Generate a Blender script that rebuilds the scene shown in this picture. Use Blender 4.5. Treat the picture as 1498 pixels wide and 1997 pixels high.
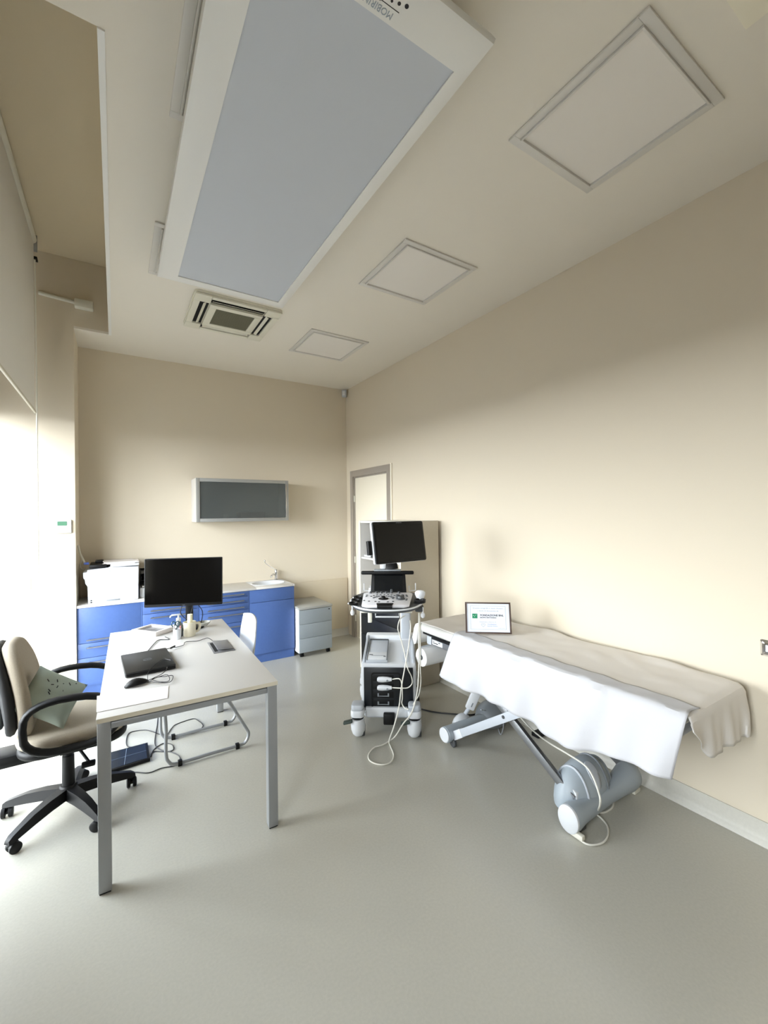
import bpy, bmesh, math, random
from mathutils import Vector as V, Matrix, Euler
random.seed(7)
PI = math.pi
scene = bpy.context.scene
for o in list(bpy.data.objects): bpy.data.objects.remove(o, do_unlink=True)

# ------------------------------------------------------------------ camera
YAW, PITCH, ROLL, FPX, CAMH = .5635, .0029, -.011, 828.8, 1.5915
_f = V((math.sin(YAW)*math.cos(PITCH), math.cos(YAW)*math.cos(PITCH), math.sin(PITCH)))
_r0 = V((math.cos(YAW), -math.sin(YAW), 0)); _u0 = _r0.cross(_f)
_r = _r0*math.cos(ROLL)+_u0*math.sin(ROLL); _u = -_r0*math.sin(ROLL)+_u0*math.cos(ROLL)
cd = bpy.data.cameras.new('camera'); cam = bpy.data.objects.new('camera', cd)
scene.collection.objects.link(cam); scene.camera = cam
M = Matrix.Identity(4)
for i in range(3): M[i][0] = _r[i]; M[i][1] = _u[i]; M[i][2] = -_f[i]
M[2][3] = CAMH
cam.matrix_world = M
cd.sensor_fit = 'HORIZONTAL'; cd.sensor_width = 36; cd.lens = 36*FPX/1498; cd.clip_start = .02; cd.clip_end = 400

# ------------------------------------------------------------------ world, daylight
w = bpy.data.worlds.new('sky'); scene.world = w; w.use_nodes = True
nt = w.node_tree; nt.nodes.clear()
out = nt.nodes.new('ShaderNodeOutputWorld'); bg = nt.nodes.new('ShaderNodeBackground')
tc = nt.nodes.new('ShaderNodeTexCoord'); sep = nt.nodes.new('ShaderNodeSeparateXYZ'); cr = nt.nodes.new('ShaderNodeValToRGB')
nt.links.new(tc.outputs['Generated'], sep.inputs[0]); nt.links.new(sep.outputs['Z'], cr.inputs[0])
els = cr.color_ramp.elements
els[0].position = 0.0; els[0].color = (.95, .97, 1.0, 1)
els[1].position = 1.0; els[1].color = (.26, .29, .34, 1)
for p_, c_ in ((.30, (.95, .97, 1.0, 1)), (.50, (.58, .61, .66, 1)), (.75, (.34, .37, .42, 1))):
    e_ = els.new(p_); e_.color = c_
nt.links.new(cr.outputs[0], bg.inputs[0]); bg.inputs[1].default_value = 30.0
nt.links.new(bg.outputs[0], out.inputs[0])
vs = scene.view_settings
vs.view_transform = 'Standard'; vs.look = 'None'; vs.gamma = 1; vs.exposure = 0.0; vs.use_curve_mapping = False
scene.cycles.use_denoising = True
scene.cycles.max_bounces = 14; scene.cycles.diffuse_bounces = 8; scene.cycles.transparent_max_bounces = 12
scene.cycles.sample_clamp_indirect = 8
def portal(y0, y1, z0, z1, x):
    l = bpy.data.lights.new('window_portal', 'AREA'); l.shape = 'RECTANGLE'; l.size = z1-z0; l.size_y = y1-y0
    l.cycles.is_portal = True
    o = bpy.data.objects.new('window_portal', l); scene.collection.objects.link(o)
    o.location = (x, (y0+y1)/2, (z0+z1)/2); o.rotation_euler = (0, -PI/2, 0)
portal(2.37, 4.53, .02, 2.5, -.93)
portal(-.28, .78, .82, 2.5, -.93)

# ------------------------------------------------------------------ materials
MATS = {}
def mat(name, col, rough=.5, metal=0, bump=0, bscale=300, spec=.5, var=0, vscale=3, coat=0, trans=0, emis=0):
    if name in MATS: return MATS[name]
    m = bpy.data.materials.new(name); m.use_nodes = True; n = m.node_tree; b = n.nodes['Principled BSDF']
    c = (*[((x/12.92) if x <= .04045 else ((x+.055)/1.055)**2.4) for x in col], 1)
    b.inputs['Base Color'].default_value = c; b.inputs['Roughness'].default_value = rough
    b.inputs['Metallic'].default_value = metal; b.inputs['Specular IOR Level'].default_value = spec
    b.inputs['Coat Weight'].default_value = coat; b.inputs['Transmission Weight'].default_value = trans
    t = n.nodes.new('ShaderNodeTexCoord')
    if bump:
        x = n.nodes.new('ShaderNodeTexNoise'); x.inputs['Scale'].default_value = bscale; x.inputs['Detail'].default_value = 3
        bp = n.nodes.new('ShaderNodeBump'); bp.inputs['Strength'].default_value = bump; bp.inputs['Distance'].default_value = .002
        n.links.new(t.outputs['Object'], x.inputs['Vector']); n.links.new(x.outputs['Fac'], bp.inputs['Height']); n.links.new(bp.outputs[0], b.inputs['Normal'])
    if var:
        x = n.nodes.new('ShaderNodeTexNoise'); x.inputs['Scale'].default_value = vscale; x.inputs['Detail'].default_value = 5
        r = n.nodes.new('ShaderNodeValToRGB')
        r.color_ramp.elements[0].position = .3; r.color_ramp.elements[1].position = .7
        r.color_ramp.elements[0].color = (*[v*(1-var) for v in c[:3]], 1); r.color_ramp.elements[1].color = (*[min(1, v*(1+var)) for v in c[:3]], 1)
        n.links.new(t.outputs['Object'], x.inputs['Vector']); n.links.new(x.outputs['Fac'], r.inputs[0]); n.links.new(r.outputs[0], b.inputs['Base Color'])
    MATS[name] = m; return m
WALL = mat('cream_paint', (.84, .80, .728), .75, bump=.12, bscale=160, spec=.2)
CEIL = mat('ceiling_paint', (.895, .875, .835), .85, bump=.1, bscale=200, spec=.2)
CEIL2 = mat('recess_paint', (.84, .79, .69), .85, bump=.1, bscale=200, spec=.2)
FLOOR = mat('vinyl_floor', (.70, .69, .648), .26, var=.035, vscale=90, spec=.45, bump=.05, bscale=60)
SKIRT = mat('vinyl_skirting', (.78, .77, .735), .4, var=.03, vscale=90)
WAIN = mat('cream_satin', (.82, .775, .69), .5)
WHITE = mat('white_plastic', (.83, .84, .855), .35)
WHITE2 = mat('off_white_plastic', (.86, .85, .80), .45)
LAM = mat('white_laminate', (.81, .80, .785), .32)
BLUE = mat('blue_laminate', (.285, .39, .61), .38, var=.03, vscale=40)
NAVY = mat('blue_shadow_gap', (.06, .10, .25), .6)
BLACK = mat('black_plastic', (.03, .03, .034), .5, spec=.3)
BLACKG = mat('black_gloss', (.012, .012, .014), .12, spec=.25)
SCREEN = mat('dark_screen', (.03, .045, .06), .12)
SOFTB = mat('black_soft', (.07, .07, .075), .7, bump=.3, bscale=500)
ALU = mat('brushed_aluminium', (.64, .65, .67), .33, metal=.9)
STEEL = mat('grey_painted_steel', (.60, .61, .62), .38, metal=.35)
CHROME = mat('chrome', (.85, .85, .86), .12, metal=1)
GREY = mat('mid_grey_plastic', (.50, .52, .54), .45)
LGREY = mat('light_grey_plastic', (.72, .74, .77), .42)
DGREY = mat('dark_grey_plastic', (.25, .26, .27), .45)
BEIGE = mat('beige_fabric', (.68, .64, .575), .95, bump=.6, bscale=900, var=.05, vscale=200, spec=.1)
GREEN = mat('sage_fabric', (.66, .70, .655), .95, bump=.5, bscale=700, spec=.1)
TOWEL = mat('white_terry', (.755, .755, .77), 1, bump=.5, bscale=600, spec=.05)
SHEET = mat('white_sheet', (.86, .845, .83), .95, bump=.25, bscale=500, spec=.05)
PAPER = mat('paper', (.88, .86, .85), .8)
VINYL = mat('white_upholstery', (.85, .845, .83), .45)
CABN = mat('beige_laminate', (.73, .70, .64), .5, var=.02, vscale=60)
TAUPE = mat('taupe_frame', (.60, .565, .525), .5)
LEAF = mat('door_leaf', (.93, .90, .83), .45)
PEDG = mat('grey_laminate', (.56, .59, .61), .45, var=.03, vscale=120)
PEDT = mat('grey_top', (.62, .62, .60), .45)
DIFF = mat('light_diffuser', (.90, .885, .865), .5)
LFRAME = mat('light_frame', (.83, .82, .80), .4)
PANEL = mat('blue_grey_panel', (.765, .785, .82), .6, bump=.1, bscale=300)
PFRAME = mat('panel_frame_white', (.90, .90, .89), .35)
MESHG = mat('grille_mesh', (.50, .49, .42), .8)
AC = mat('cassette_cream', (.86, .85, .79), .45)
DARK = mat('dark_void', (.02, .02, .02), .9)
FROST = mat('grey_cabinet_glass', (.44, .46, .46), .12, spec=.6)
WOODB = mat('brown_card', (.42, .30, .20), .8)
WOODF = mat('brown_frame', (.30, .235, .21), .5)
EDGEW = mat('desk_edge_beech', (.80, .77, .70), .5)
CREAMC = mat('cream_ceramic', (.84, .81, .72), .35)
GLASSY = mat('clear_glass', (.80, .82, .80), .12, trans=.6)
GRNLOGO = mat('green_logo', (.05, .52, .36), .5)
STAR = mat('pale_green', (.75, .90, .80), .5)
INK = mat('dark_ink', (.12, .10, .12), .7)
INKG = mat('grey_ink', (.62, .66, .70), .7)
INKB = mat('blue_ink', (.55, .62, .80), .7)
LCD = mat('lcd_green', (.30, .48, .38), .3)
CABLEW = mat('cream_cable', (.85, .84, .80), .5)
CABLEB = mat('black_cable', (.05, .05, .06), .5)
TEAL = mat('teal_plastic', (.12, .28, .32), .4)
PINK = mat('pink_plastic', (.80, .52, .52), .5)
SLAB = mat('dark_slate_glass', (.11, .13, .155), .22, spec=.25)
SLABL = mat('pale_electrode', (.36, .42, .50), .4)
SKYB = mat('blue_cap', (.22, .32, .62), .4)
PAVE = mat('outside_paving', (.32, .31, .30), .9, var=.1, vscale=2)
def blind_mat():
    m = bpy.data.materials.new('blind_fabric'); m.use_nodes = True; n = m.node_tree; b = n.nodes['Principled BSDF']
    b.inputs['Base Color'].default_value = (.86, .84, .79, 1); b.inputs['Roughness'].default_value = .9
    tr = n.nodes.new('ShaderNodeBsdfTranslucent'); tr.inputs[0].default_value = (.60, .57, .50, 1)
    mx = n.nodes.new('ShaderNodeMixShader'); mx.inputs[0].default_value = .2
    o = n.nodes['Material Output']
    n.links.new(b.outputs[0], mx.inputs[1]); n.links.new(tr.outputs[0], mx.inputs[2]); n.links.new(mx.outputs[0], o.inputs[0])
    return m
BLIND = blind_mat()
def glass_mat():
    m = bpy.data.materials.new('window_glass'); m.use_nodes = True; n = m.node_tree; n.nodes.remove(n.nodes['Principled BSDF'])
    t = n.nodes.new('ShaderNodeBsdfTransparent'); g = n.nodes.new('ShaderNodeBsdfGlossy'); g.inputs['Roughness'].default_value = .02
    t.inputs[0].default_value = (.95, .97, .97, 1)
    mx = n.nodes.new('ShaderNodeMixShader'); mx.inputs[0].default_value = .06
    n.links.new(t.outputs[0], mx.inputs[1]); n.links.new(g.outputs[0], mx.inputs[2]); n.links.new(mx.outputs[0], n.nodes['Material Output'].inputs[0])
    return m
WGLASS = glass_mat()

# ------------------------------------------------------------------ geometry helpers
class G:
    def __init__(s): s.b = bmesh.new()
    def _bev(s, vs_, bev, seg=2):
        if bev > 0:
            es = list({e for v in vs_ for e in v.link_edges})
            bmesh.ops.bevel(s.b, geom=es, offset=bev, segments=seg, affect='EDGES', profile=.5)
    def box(s, x0, x1, y0, y1, z0, z1, bev=0, mx=None, seg=2):
        r = bmesh.ops.create_cube(s.b, size=1); c = V(((x0+x1)/2, (y0+y1)/2, (z0+z1)/2))
        for v in r['verts']:
            v.co = V((v.co.x*(x1-x0), v.co.y*(y1-y0), v.co.z*(z1-z0)))+c
            if mx: v.co = mx @ v.co
        s._bev(r['verts'], bev, seg); return s
    def prism(s, pts, a, b, ax='z', bev=0, mx=None):
        # pts in the two other axes (order xyz without ax), extruded from a to b
        def P(p, t):
            if ax == 'z': q = V((p[0], p[1], t))
            elif ax == 'y': q = V((p[0], t, p[1]))
            else: q = V((t, p[0], p[1]))
            return mx @ q if mx else q
        lo = [s.b.verts.new(P(p, a)) for p in pts]; hi = [s.b.verts.new(P(p, b)) for p in pts]
        fs = [s.b.faces.new(lo), s.b.faces.new(hi)]; n = len(pts)
        for i in range(n): fs.append(s.b.faces.new((lo[i], lo[(i+1) % n], hi[(i+1) % n], hi[i])))
        bmesh.ops.recalc_face_normals(s.b, faces=fs)
        if bev:
            es = [e for f in fs[:2] for e in f.edges]
            bmesh.ops.bevel(s.b, geom=es, offset=bev, segments=2, affect='EDGES', profile=.5)
        return s
    def rings(s, rs, cap0=True, cap1=True, closed=False):
        L = [[s.b.verts.new(p) for p in r] for r in rs]; n = len(L[0]); fs = []
        pr = list(zip(L, L[1:])) + ([(L[-1], L[0])] if closed else [])
        for A, B in pr:
            for i in range(n): fs.append(s.b.faces.new((A[i], A[(i+1) % n], B[(i+1) % n], B[i])))
        if cap0 and not closed: fs.append(s.b.faces.new(L[0]))
        if cap1 and not closed: fs.append(s.b.faces.new(L[-1]))
        bmesh.ops.recalc_face_normals(s.b, faces=fs); return s
    def cyl(s, p0, p1, r0, r1=None, seg=20):
        p0, p1 = V(p0), V(p1); r1 = r0 if r1 is None else r1; d = (p1-p0).normalized()
        a = d.orthogonal().normalized(); b = d.cross(a)
        return s.rings([[p+(a*math.cos(2*PI*i/seg)+b*math.sin(2*PI*i/seg))*r for i in range(seg)] for p, r in ((p0, r0), (p1, r1))])
    def lathe(s, c, prof, ax=(0, 0, 1), seg=28, sx=1, sy=1):
        c = V(c); d = V(ax).normalized()
        if abs(d.z) > .99: a, b = V((1, 0, 0)), V((0, 1, 0))
        else: a = d.cross(V((0, 0, 1))).normalized(); b = d.cross(a)
        return s.rings([[c+d*h+(a*math.cos(2*PI*i/seg)*sx+b*math.sin(2*PI*i/seg)*sy)*r for i in range(seg)] for r, h in prof])
    def tube(s, pts, r, seg=8, smooth=True, closed=False, flat=None, sub=6):
        P = [V(p) for p in pts]
        if smooth:
            n = len(P); Q = []
            for i in range(n if closed else n-1):
                p0 = P[(i-1) % n] if (closed or i) else P[0]; p1 = P[i]; p2 = P[(i+1) % n]; p3 = P[(i+2) % n] if (closed or i+2 < n) else P[-1]
                for k in range(sub):
                    t = k/sub
                    Q.append(.5*((2*p1)+(p2-p0)*t+(2*p0-5*p1+4*p2-p3)*t*t+(3*p1-p0-3*p2+p3)*t**3))
            if not closed: Q.append(P[-1])
            P = Q
        n = len(P); up = None; rs = []
        for i, p in enumerate(P):
            d = (P[(i+1) % n]-P[i-1]) if closed else (P[min(i+1, n-1)]-P[max(i-1, 0)])
            d = d.normalized() if d.length > 1e-9 else V((0, 0, 1))
            if up is None: up = d.orthogonal().normalized() if flat is None else V(flat[2])
            a = (up-d*up.dot(d)); a = a.normalized() if a.length > 1e-6 else d.orthogonal().normalized(); up = a if flat is None else up
            b = d.cross(a); ra, rb = (r, r) if flat is None else (flat[0], flat[1])
            rs.append([p+a*ra*math.cos(2*PI*k/seg)+b*rb*math.sin(2*PI*k/seg) for k in range(seg)])
        return s.rings(rs, closed=closed)
    def ball(s, c, r, sx=1, sy=1, sz=1, mx=None, seg=20):
        q = bmesh.ops.create_uvsphere(s.b, u_segments=seg, v_segments=max(8, seg//2), radius=r)
        for v in q['verts']:
            v.co = V((v.co.x*sx, v.co.y*sy, v.co.z*sz))
            if mx: v.co = mx @ v.co
            v.co += V(c)
        return s
    def grid(s, fn, nu, nv):
        L = [[s.b.verts.new(fn(i/nu, j/nv)) for j in range(nv+1)] for i in range(nu+1)]
        for i in range(nu):
            for j in range(nv): s.b.faces.new((L[i][j], L[i+1][j], L[i+1][j+1], L[i][j+1]))
        return s
def rr(x0, x1, y0, y1, r, n=5):
    pts = []
    for cx, cy, a0 in ((x1-r, y1-r, 0), (x0+r, y1-r, 90), (x0+r, y0+r, 180), (x1-r, y0+r, 270)):
        for k in range(n+1):
            a = math.radians(a0+90*k/n); pts.append((cx+r*math.cos(a), cy+r*math.sin(a)))
    return pts
def tag(o, label, cat, group=None, kind=None):
    if label: o['label'] = label
    if cat: o['category'] = cat
    if group: o['group'] = group
    if kind: o['kind'] = kind
    return o
def root(name, label, cat, loc=(0, 0, 0), rz=0, group=None):
    o = bpy.data.objects.new(name, None); scene.collection.objects.link(o); o.empty_display_size = .1
    o.location = loc; o.rotation_euler = (0, 0, rz); return tag(o, label, cat, group)
def rmat(o):
    while o.parent: o = o.parent
    return Matrix.Translation(o.location) @ Euler(o.rotation_euler).to_matrix().to_4x4()
def mk(name, g, m, parent=None, world=True, smooth=True, label=None, solid=0, sub=0, ang=35):
    """link the shape as one mesh object; with world=True its coordinates are room coordinates"""
    me = bpy.data.meshes.new(name)
    if parent is not None and world: g.b.transform(rmat(parent).inverted())
    g.b.to_mesh(me); g.b.free(); me.materials.append(m)
    if smooth:
        me.polygons.foreach_set('use_smooth', [True]*len(me.polygons))
        if sub == 0: me.set_sharp_from_angle(angle=math.radians(ang))
    me.update()
    o = bpy.data.objects.new(name, me); scene.collection.objects.link(o)
    if parent is not None: o.parent = parent
    if solid:
        md = o.modifiers.new('thickness', 'SOLIDIFY'); md.thickness = solid; md.offset = 0
    if sub:
        md = o.modifiers.new('smooth', 'SUBSURF'); md.levels = sub; md.render_levels = sub
    if label: o['label'] = label
    return o
def single(name, g, m, label, cat, group=None, **k):
    """a thing that is one mesh; its origin is moved to its base centre"""
    g.b.verts.ensure_lookup_table()
    xs = [v.co for v in g.b.verts]
    c = V(((min(p.x for p in xs)+max(p.x for p in xs))/2, (min(p.y for p in xs)+max(p.y for p in xs))/2, min(p.z for p in xs)))
    g.b.transform(Matrix.Translation(-c)); o = mk(name, g, m, **k); o.location = c
    return tag(o, label, cat, group)
def struct(name, g, m, **k): o = mk(name, g, m, **k); o['kind'] = 'structure'; return o
def copy_tree(r, loc, rz=None, label=None, parent=None):
    c = r.copy(); scene.collection.objects.link(c)
    if parent is not None: c.parent = parent
    else:
        c.location = loc
        if rz is not None: c.rotation_euler = (0, 0, rz)
        if label: c['label'] = label
    for ch in [x for x in scene.objects if x.parent == r]: copy_tree(ch, None, parent=c)
    return c
def text(name, s, size, m, parent, mx, depth=.0004, width=None, bold=0):
    cu = bpy.data.curves.new('t', 'FONT'); cu.body = s; cu.size = size; cu.align_x = 'CENTER'; cu.align_y = 'CENTER'; cu.extrude = depth; cu.offset = bold
    cu.resolution_u = 2
    to = bpy.data.objects.new('t', cu); scene.collection.objects.link(to)
    dg = bpy.context.evaluated_depsgraph_get(); me = bpy.data.meshes.new_from_object(to.evaluated_get(dg)); bpy.data.objects.remove(to)
    if width:
        xs = [v.co.x for v in me.vertices]; k = width/(max(xs)-min(xs)); me.transform(Matrix.Diagonal((k, 1, 1, 1)))
    me.transform(mx); me.materials.clear(); me.materials.append(m); me.name = name
    o = bpy.data.objects.new(name, me); scene.collection.objects.link(o); o.parent = parent; return o
def at(px, py, X=None, Y=None, Z=None):
    """the room point seen at a photo pixel on the plane X=, Y= or Z="""
    d = _f+_r*((px-749)/FPX)-_u*((py-998.5)/FPX); o = V((0, 0, CAMH))
    t = X/d.x if X is not None else Y/d.y if Y is not None else (Z-CAMH)/d.z
    return o+d*t

XR, YB, ZC = 2.60, 5.03, 3.23
# ================================================================== STRUCTURE
struct('floor', G().box(-1.1, 2.75, -3.1, 5.18, -.1, 0), FLOOR, smooth=False)
g = G(); g.box(-.035, 2.75, -3.1, 5.18, ZC, 3.83); g.box(-1.1, -.035, -3.1, 1.70, ZC, 3.83)
g.box(-.295, -.035, 4.55, 5.18, ZC, ZC+.02)
struct('ceiling', g, CEIL, smooth=False)
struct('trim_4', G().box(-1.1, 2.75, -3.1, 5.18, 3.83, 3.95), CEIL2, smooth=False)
g = G(); g.box(XR, XR+.15, -3.1, 4.03, 0, ZC); g.box(XR, XR+.15, 4.838, 5.18, 0, ZC); g.box(XR, XR+.15, 4.03, 4.838, 2.062, ZC)
struct('wall_right', g, WALL, smooth=False)
struct('wall_back', G().box(-.295, XR, YB, YB+.15, 0, ZC), WALL, smooth=False)
g = G(); g.box(-1.1, -.295, 4.55, 5.18, 0, 3.83); g.box(-1.1, -.95, -3.1, -.30, 0, ZC); g.box(-1.1, -.80, .80, 1.70, 0, ZC); g.box(-1.1, -.80, 1.70, 2.35, 0, 3.83); g.box(-1.1, -.95, -.30, .80, 0, .80); g.box(-1.1, -.95, -.30, .80, 2.5, ZC)
g.box(-1.1, -.95, 2.35, 4.55, 2.5, 3.83); g.box(-.295, -.035, 4.55, 5.18, ZC+.02, 3.83)
struct('wall_left', g, WALL, smooth=False)
struct('wall_front', G().box(-.95, XR, -3.1, -3.0, 0, ZC), mat('rear_wall_dimming_grey', (.60, .57, .52), .8), smooth=False)  # unseen wall, its mid-grey chosen to cut bounced fill light
struct('trim_1', G().box(-.040, -.018, 1.70, 4.55, ZC-.006, ZC-.0005), PFRAME, smooth=False)
struct('trim_2', G().box(1.71, 2.585, YB-.018, YB-.0005, .095, .745, .004), WAIN)
def cove(name, pts_to):
    prof = [(0, .0005), (.035, .0005), (.035, .003), (.016, .018), (.008, .04), (.006, .105), (0, .105)]
    g = G(); g.rings([[pts_to(a, h, t) for a, h in prof] for t in (0, 1)]); return struct(name, g, SKIRT, ang=60)
cove('baseboard_right', lambda a, h, t: V((XR-.0005-a, -2.99+t*(3.94+2.99), h)))
cove('baseboard_back', lambda a, h, t: V((1.70+t*(XR-1.704), YB-.0005-a, h)))
cove('baseboard_left', lambda a, h, t: V((-.93+t*.62, 4.55-.0005-a, h)))
def window(n, y0, y1, zs=0):
    g = G(); x0, x1 = -.99, -.93
    for a, b in ((y0, y0+.06), (y1-.06, y1)): g.box(x0, x1, a, b, zs+.001, 2.499)
    ys = [y0+.06+(y1-y0-.12)*k/3 for k in range(4)] if y1-y0 > 2 else [y0+.06+(y1-y0-.12)*k/2 for k in range(3)]
    for y in ys[1:-1]: g.box(x0, x1, y-.03, y+.03, zs+.06, 2.44)
    g.box(x0, x1, y0+.06, y1-.06, zs+.001, zs+.06); g.box(x0, x1, y0+.06, y1-.06, 2.44, 2.499)
    f = struct(n, g, mat('window_white', (.9, .9, .9), .4), smooth=False)
    p = G().box(-.966, -.960, y0+.061, y1-.061, zs+.061, 2.439); mk('window_glass', p, WGLASS, f, smooth=False)
window('window_1', 2.352, 4.548); window('window_2', -.298, .798, .80)
struct('ground', G().box(-80, -1.101, -60, 60, -.3, -.12), PAVE, smooth=False)
# door in the right wall near the far corner
d = root('door_1', None, None, (2.6, 4.44, 0)); d['kind'] = 'structure'
g = G(); t_ = .018
g.box(XR-t_, XR-.0005, 3.957, 4.03, .001, 2.14, .002); g.box(XR-t_, XR-.0005, 4.838, 4.905, .001, 2.14, .002); g.box(XR-t_, XR-.0005, 4.03, 4.838, 2.062, 2.14, .002)
g.box(XR+.0005, XR+.1, 4.0305, 4.045, .001, 2.06); g.box(XR+.0005, XR+.1, 4.823, 4.8375, .001, 2.06); g.box(XR+.0005, XR+.1, 4.045, 4.823, 2.047, 2.06)
mk('door_frame', g, TAUPE, d)
g = G(); g.box(XR-t_+.002, XR-.001, 3.932, 3.957, .001, 2.15, .003); mk('architrave', g, LEAF, d)
lf = mk('door_leaf', G().box(XR+.012, XR+.05, 4.046, 4.822, .008, 2.046, .002), LEAF, d)
for z in (1.78, 1.0, .25): mk('hinge', G().cyl((XR+.0, 4.825, z-.04), (XR+.0, 4.825, z+.04), .008), WHITE2, lf)

# ================================================================== CEILING THINGS
def ceiling_light(x0, y0, label):
    s = .585; r = root('ceiling_light', label, 'ceiling light', (x0+s/2, y0+s/2, ZC), 0, 'square recessed ceiling lights')
    g = G(); h = s/2
    for a, b, c, e in ((-h, h, -h, -h+.035), (-h, h, h-.035, h), (-h, -h+.035, -h+.035, h-.035), (h-.035, h, -h+.035, h-.035)):
        g.box(a, b, c, e, -.010, -.0005, .002)
    for a, b, c, e in ((-h+.035, h-.035, -h+.035, -h+.043), (-h+.035, h-.035, h-.043, h-.035), (-h+.035, -h+.043, -h+.043, h-.043), (h-.043, h-.035, -h+.043, h-.043)):
        g.box(a, b, c, e, -.018, -.0005, .001)
    mk('frame', g, LFRAME, r, world=False)
    mk('diffuser', G().box(-h+.0435, h-.0435, -h+.0435, h-.0435, -.007, -.001), DIFF, r, world=False, smooth=False)
    return r
L0 = ceiling_light(1.475, .69, 'white square ceiling light, nearest the camera, by the right wall')
def cl(x0, y0, lab): return copy_tree(L0, (x0+.2925, y0+.2925, ZC), label=lab)
cl(1.475, 2.055, 'white square ceiling light, the middle one of the three along the right wall')
cl(1.475, 3.495, 'white square ceiling light farthest back, nearest the far wall beside the air conditioner')
cl(.198, 1.338, 'white square ceiling light half hidden above the hanging panel, top of the photo')
cl(.198, 2.66, 'thin sliver of a white ceiling light left of the far end of the hanging panel')
g = G().box(1.22, 1.82, -.05, .55, ZC-.014, ZC-.0005, .003)
single('ceiling_hatch', g, mat('hatch', (.93, .91, .84), .6), 'pale flat ceiling panel cut off by the top right corner of the photo', 'ceiling panel')
# hanging panel
r = root('hanging_ceiling_panel', 'long white-framed blue-grey panel hanging just below the ceiling', 'ceiling panel', (.65, 2.0, ZC))
zb = 3.10; X0, X1, Y0, Y1 = .232, 1.053, .958, 3.035; A0, A1, B0, B1 = .345, .992, 1.09, 2.95
def ringrect(x0, x1, y0, y1, z): return [V((x0, y0, z)), V((x1, y0, z)), V((x1, y1, z)), V((x0, y1, z))]
g = G(); g.rings([ringrect(A0, A1, B0, B1, zb+.012), ringrect(A0, A1, B0, B1, zb), ringrect(X0+.02, X1-.02, Y0+.02, Y1-.02, zb), ringrect(X0+.004, X1-.004, Y0+.004, Y1-.004, zb+.008), ringrect(X0, X1, Y0, Y1, zb+.025),
                  ringrect(X0+.01, X1-.01, Y0+.01, Y1-.01, zb+.045), ringrect(X0+.05, X1-.05, Y0+.05, Y1-.05, zb+.055)], cap0=False)
mk('frame', g, PFRAME, r, ang=50)
mk('panel_face', G().box(A0+.0005, A1-.0005, B0+.0005, B1-.0005, zb+.006, zb+.011), PANEL, r, smooth=False)
for x in (.45, .85):
    for y in (1.3, 2.7): mk('hanger', G().cyl((x, y, zb+.055), (x, y, ZC-.0005), .012, seg=10), STEEL, r)
pt = at(738, 10, Z=zb)
q = at(757, 22, Z=zb)-at(718, -2, Z=zb); aa = 0
text('nameplate_lettering', 'MOBIRINA', .028, INKG, r, rmat(r).inverted() @ Matrix.Translation((.665, 1.066, zb-.0008)) @ Matrix.Rotation(PI, 4, 'X') @ Matrix.Rotation(PI, 4, 'Z'), width=.115)
g = G(); g.box(.60, .735, 1.046, 1.048, zb-.0006, zb+.001)
for k, x in enumerate((.70, .722, .745)): g.cyl((x, 1.033-.006*k, zb-.0008), (x, 1.033-.006*k, zb+.001), .004+.0012*k, seg=12)
g.cyl((.668, 1.047, zb-.001), (.668, 1.047, zb+.001), .0035, seg=10)
mk('nameplate_marks', g, INK, r)
# cassette air conditioner
r = root('air_conditioner', 'cream ceiling cassette air conditioner with four slots and square grille', 'air conditioner', (.823, 3.62, ZC))
x0, x1, y0, y1 = .497, 1.15, 3.30, 3.945; zc = ZC-.03
g = G()
g.prism(rr(x0, x1, y0, y1, .03), zc+.012, ZC-.0005, 'z')
cx, cy = (x0+x1)/2, (y0+y1)/2
for sx in (-1, 1):
    for sy in (-1, 1):
        a, b = sorted((cx+sx*.205, cx+sx*.322)); c, e = sorted((cy+sy*.205, cy+sy*.318)); g.box(a, b, c, e, zc-.004, zc+.0115, .004)
for sy in (-1, 1): c, e = sorted((cy+sy*.275, cy+sy*.317)); g.box(cx-.204, cx+.204, c, e, zc-.004, zc+.0115, .003)
for sx in (-1, 1): a, b = sorted((cx+sx*.275, cx+sx*.321)); g.box(a, b, cy-.204, cy+.204, zc-.004, zc+.0115, .003)
mk('fascia', g, AC, r)
g = G()
for sx in (-1, 1): a, b = sorted((cx+sx*.208, cx+sx*.272)); g.box(a, b, cy-.198, cy+.198, zc+.006, zc+.0118)
for sy in (-1, 1): c, e = sorted((cy+sy*.208, cy+sy*.272)); g.box(cx-.198, cx+.198, c, e, zc+.006, zc+.0118)
mk('slot', g, DARK, r, smooth=False)
for k in range(4):
    ang = k*PI/2; m4 = Matrix.Translation((cx, cy, zc+.001)) @ Matrix.Rotation(ang, 4, 'Z') @ Matrix.Translation((0, -.238, 0)) @ Matrix.Rotation(.5, 4, 'X')
    mk('louver', G().box(-.19, .19, -.012, .012, -.002, .002, .001, mx=m4), AC, r)
fr = G()
for a, b, c, e in ((-.2, .2, -.2, -.148), (-.2, .2, .148, .2), (-.2, -.148, -.148, .148), (.148, .2, -.148, .148)): fr.box(cx+a, cx+b, cy+c, cy+e, zc-.010, zc+.011, .003)
mk('grille_frame', fr, AC, r)
g = G(); g.box(cx-.147, cx+.147, cy-.147, cy+.147, zc-.001, zc+.003)
for k in range(28): yy = cy-.142+k*.0105; g.box(cx-.147, cx+.147, yy, yy+.004, zc-.005, zc-.0005)
mk('grille', g, MESHG, r, smooth=False)

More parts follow.
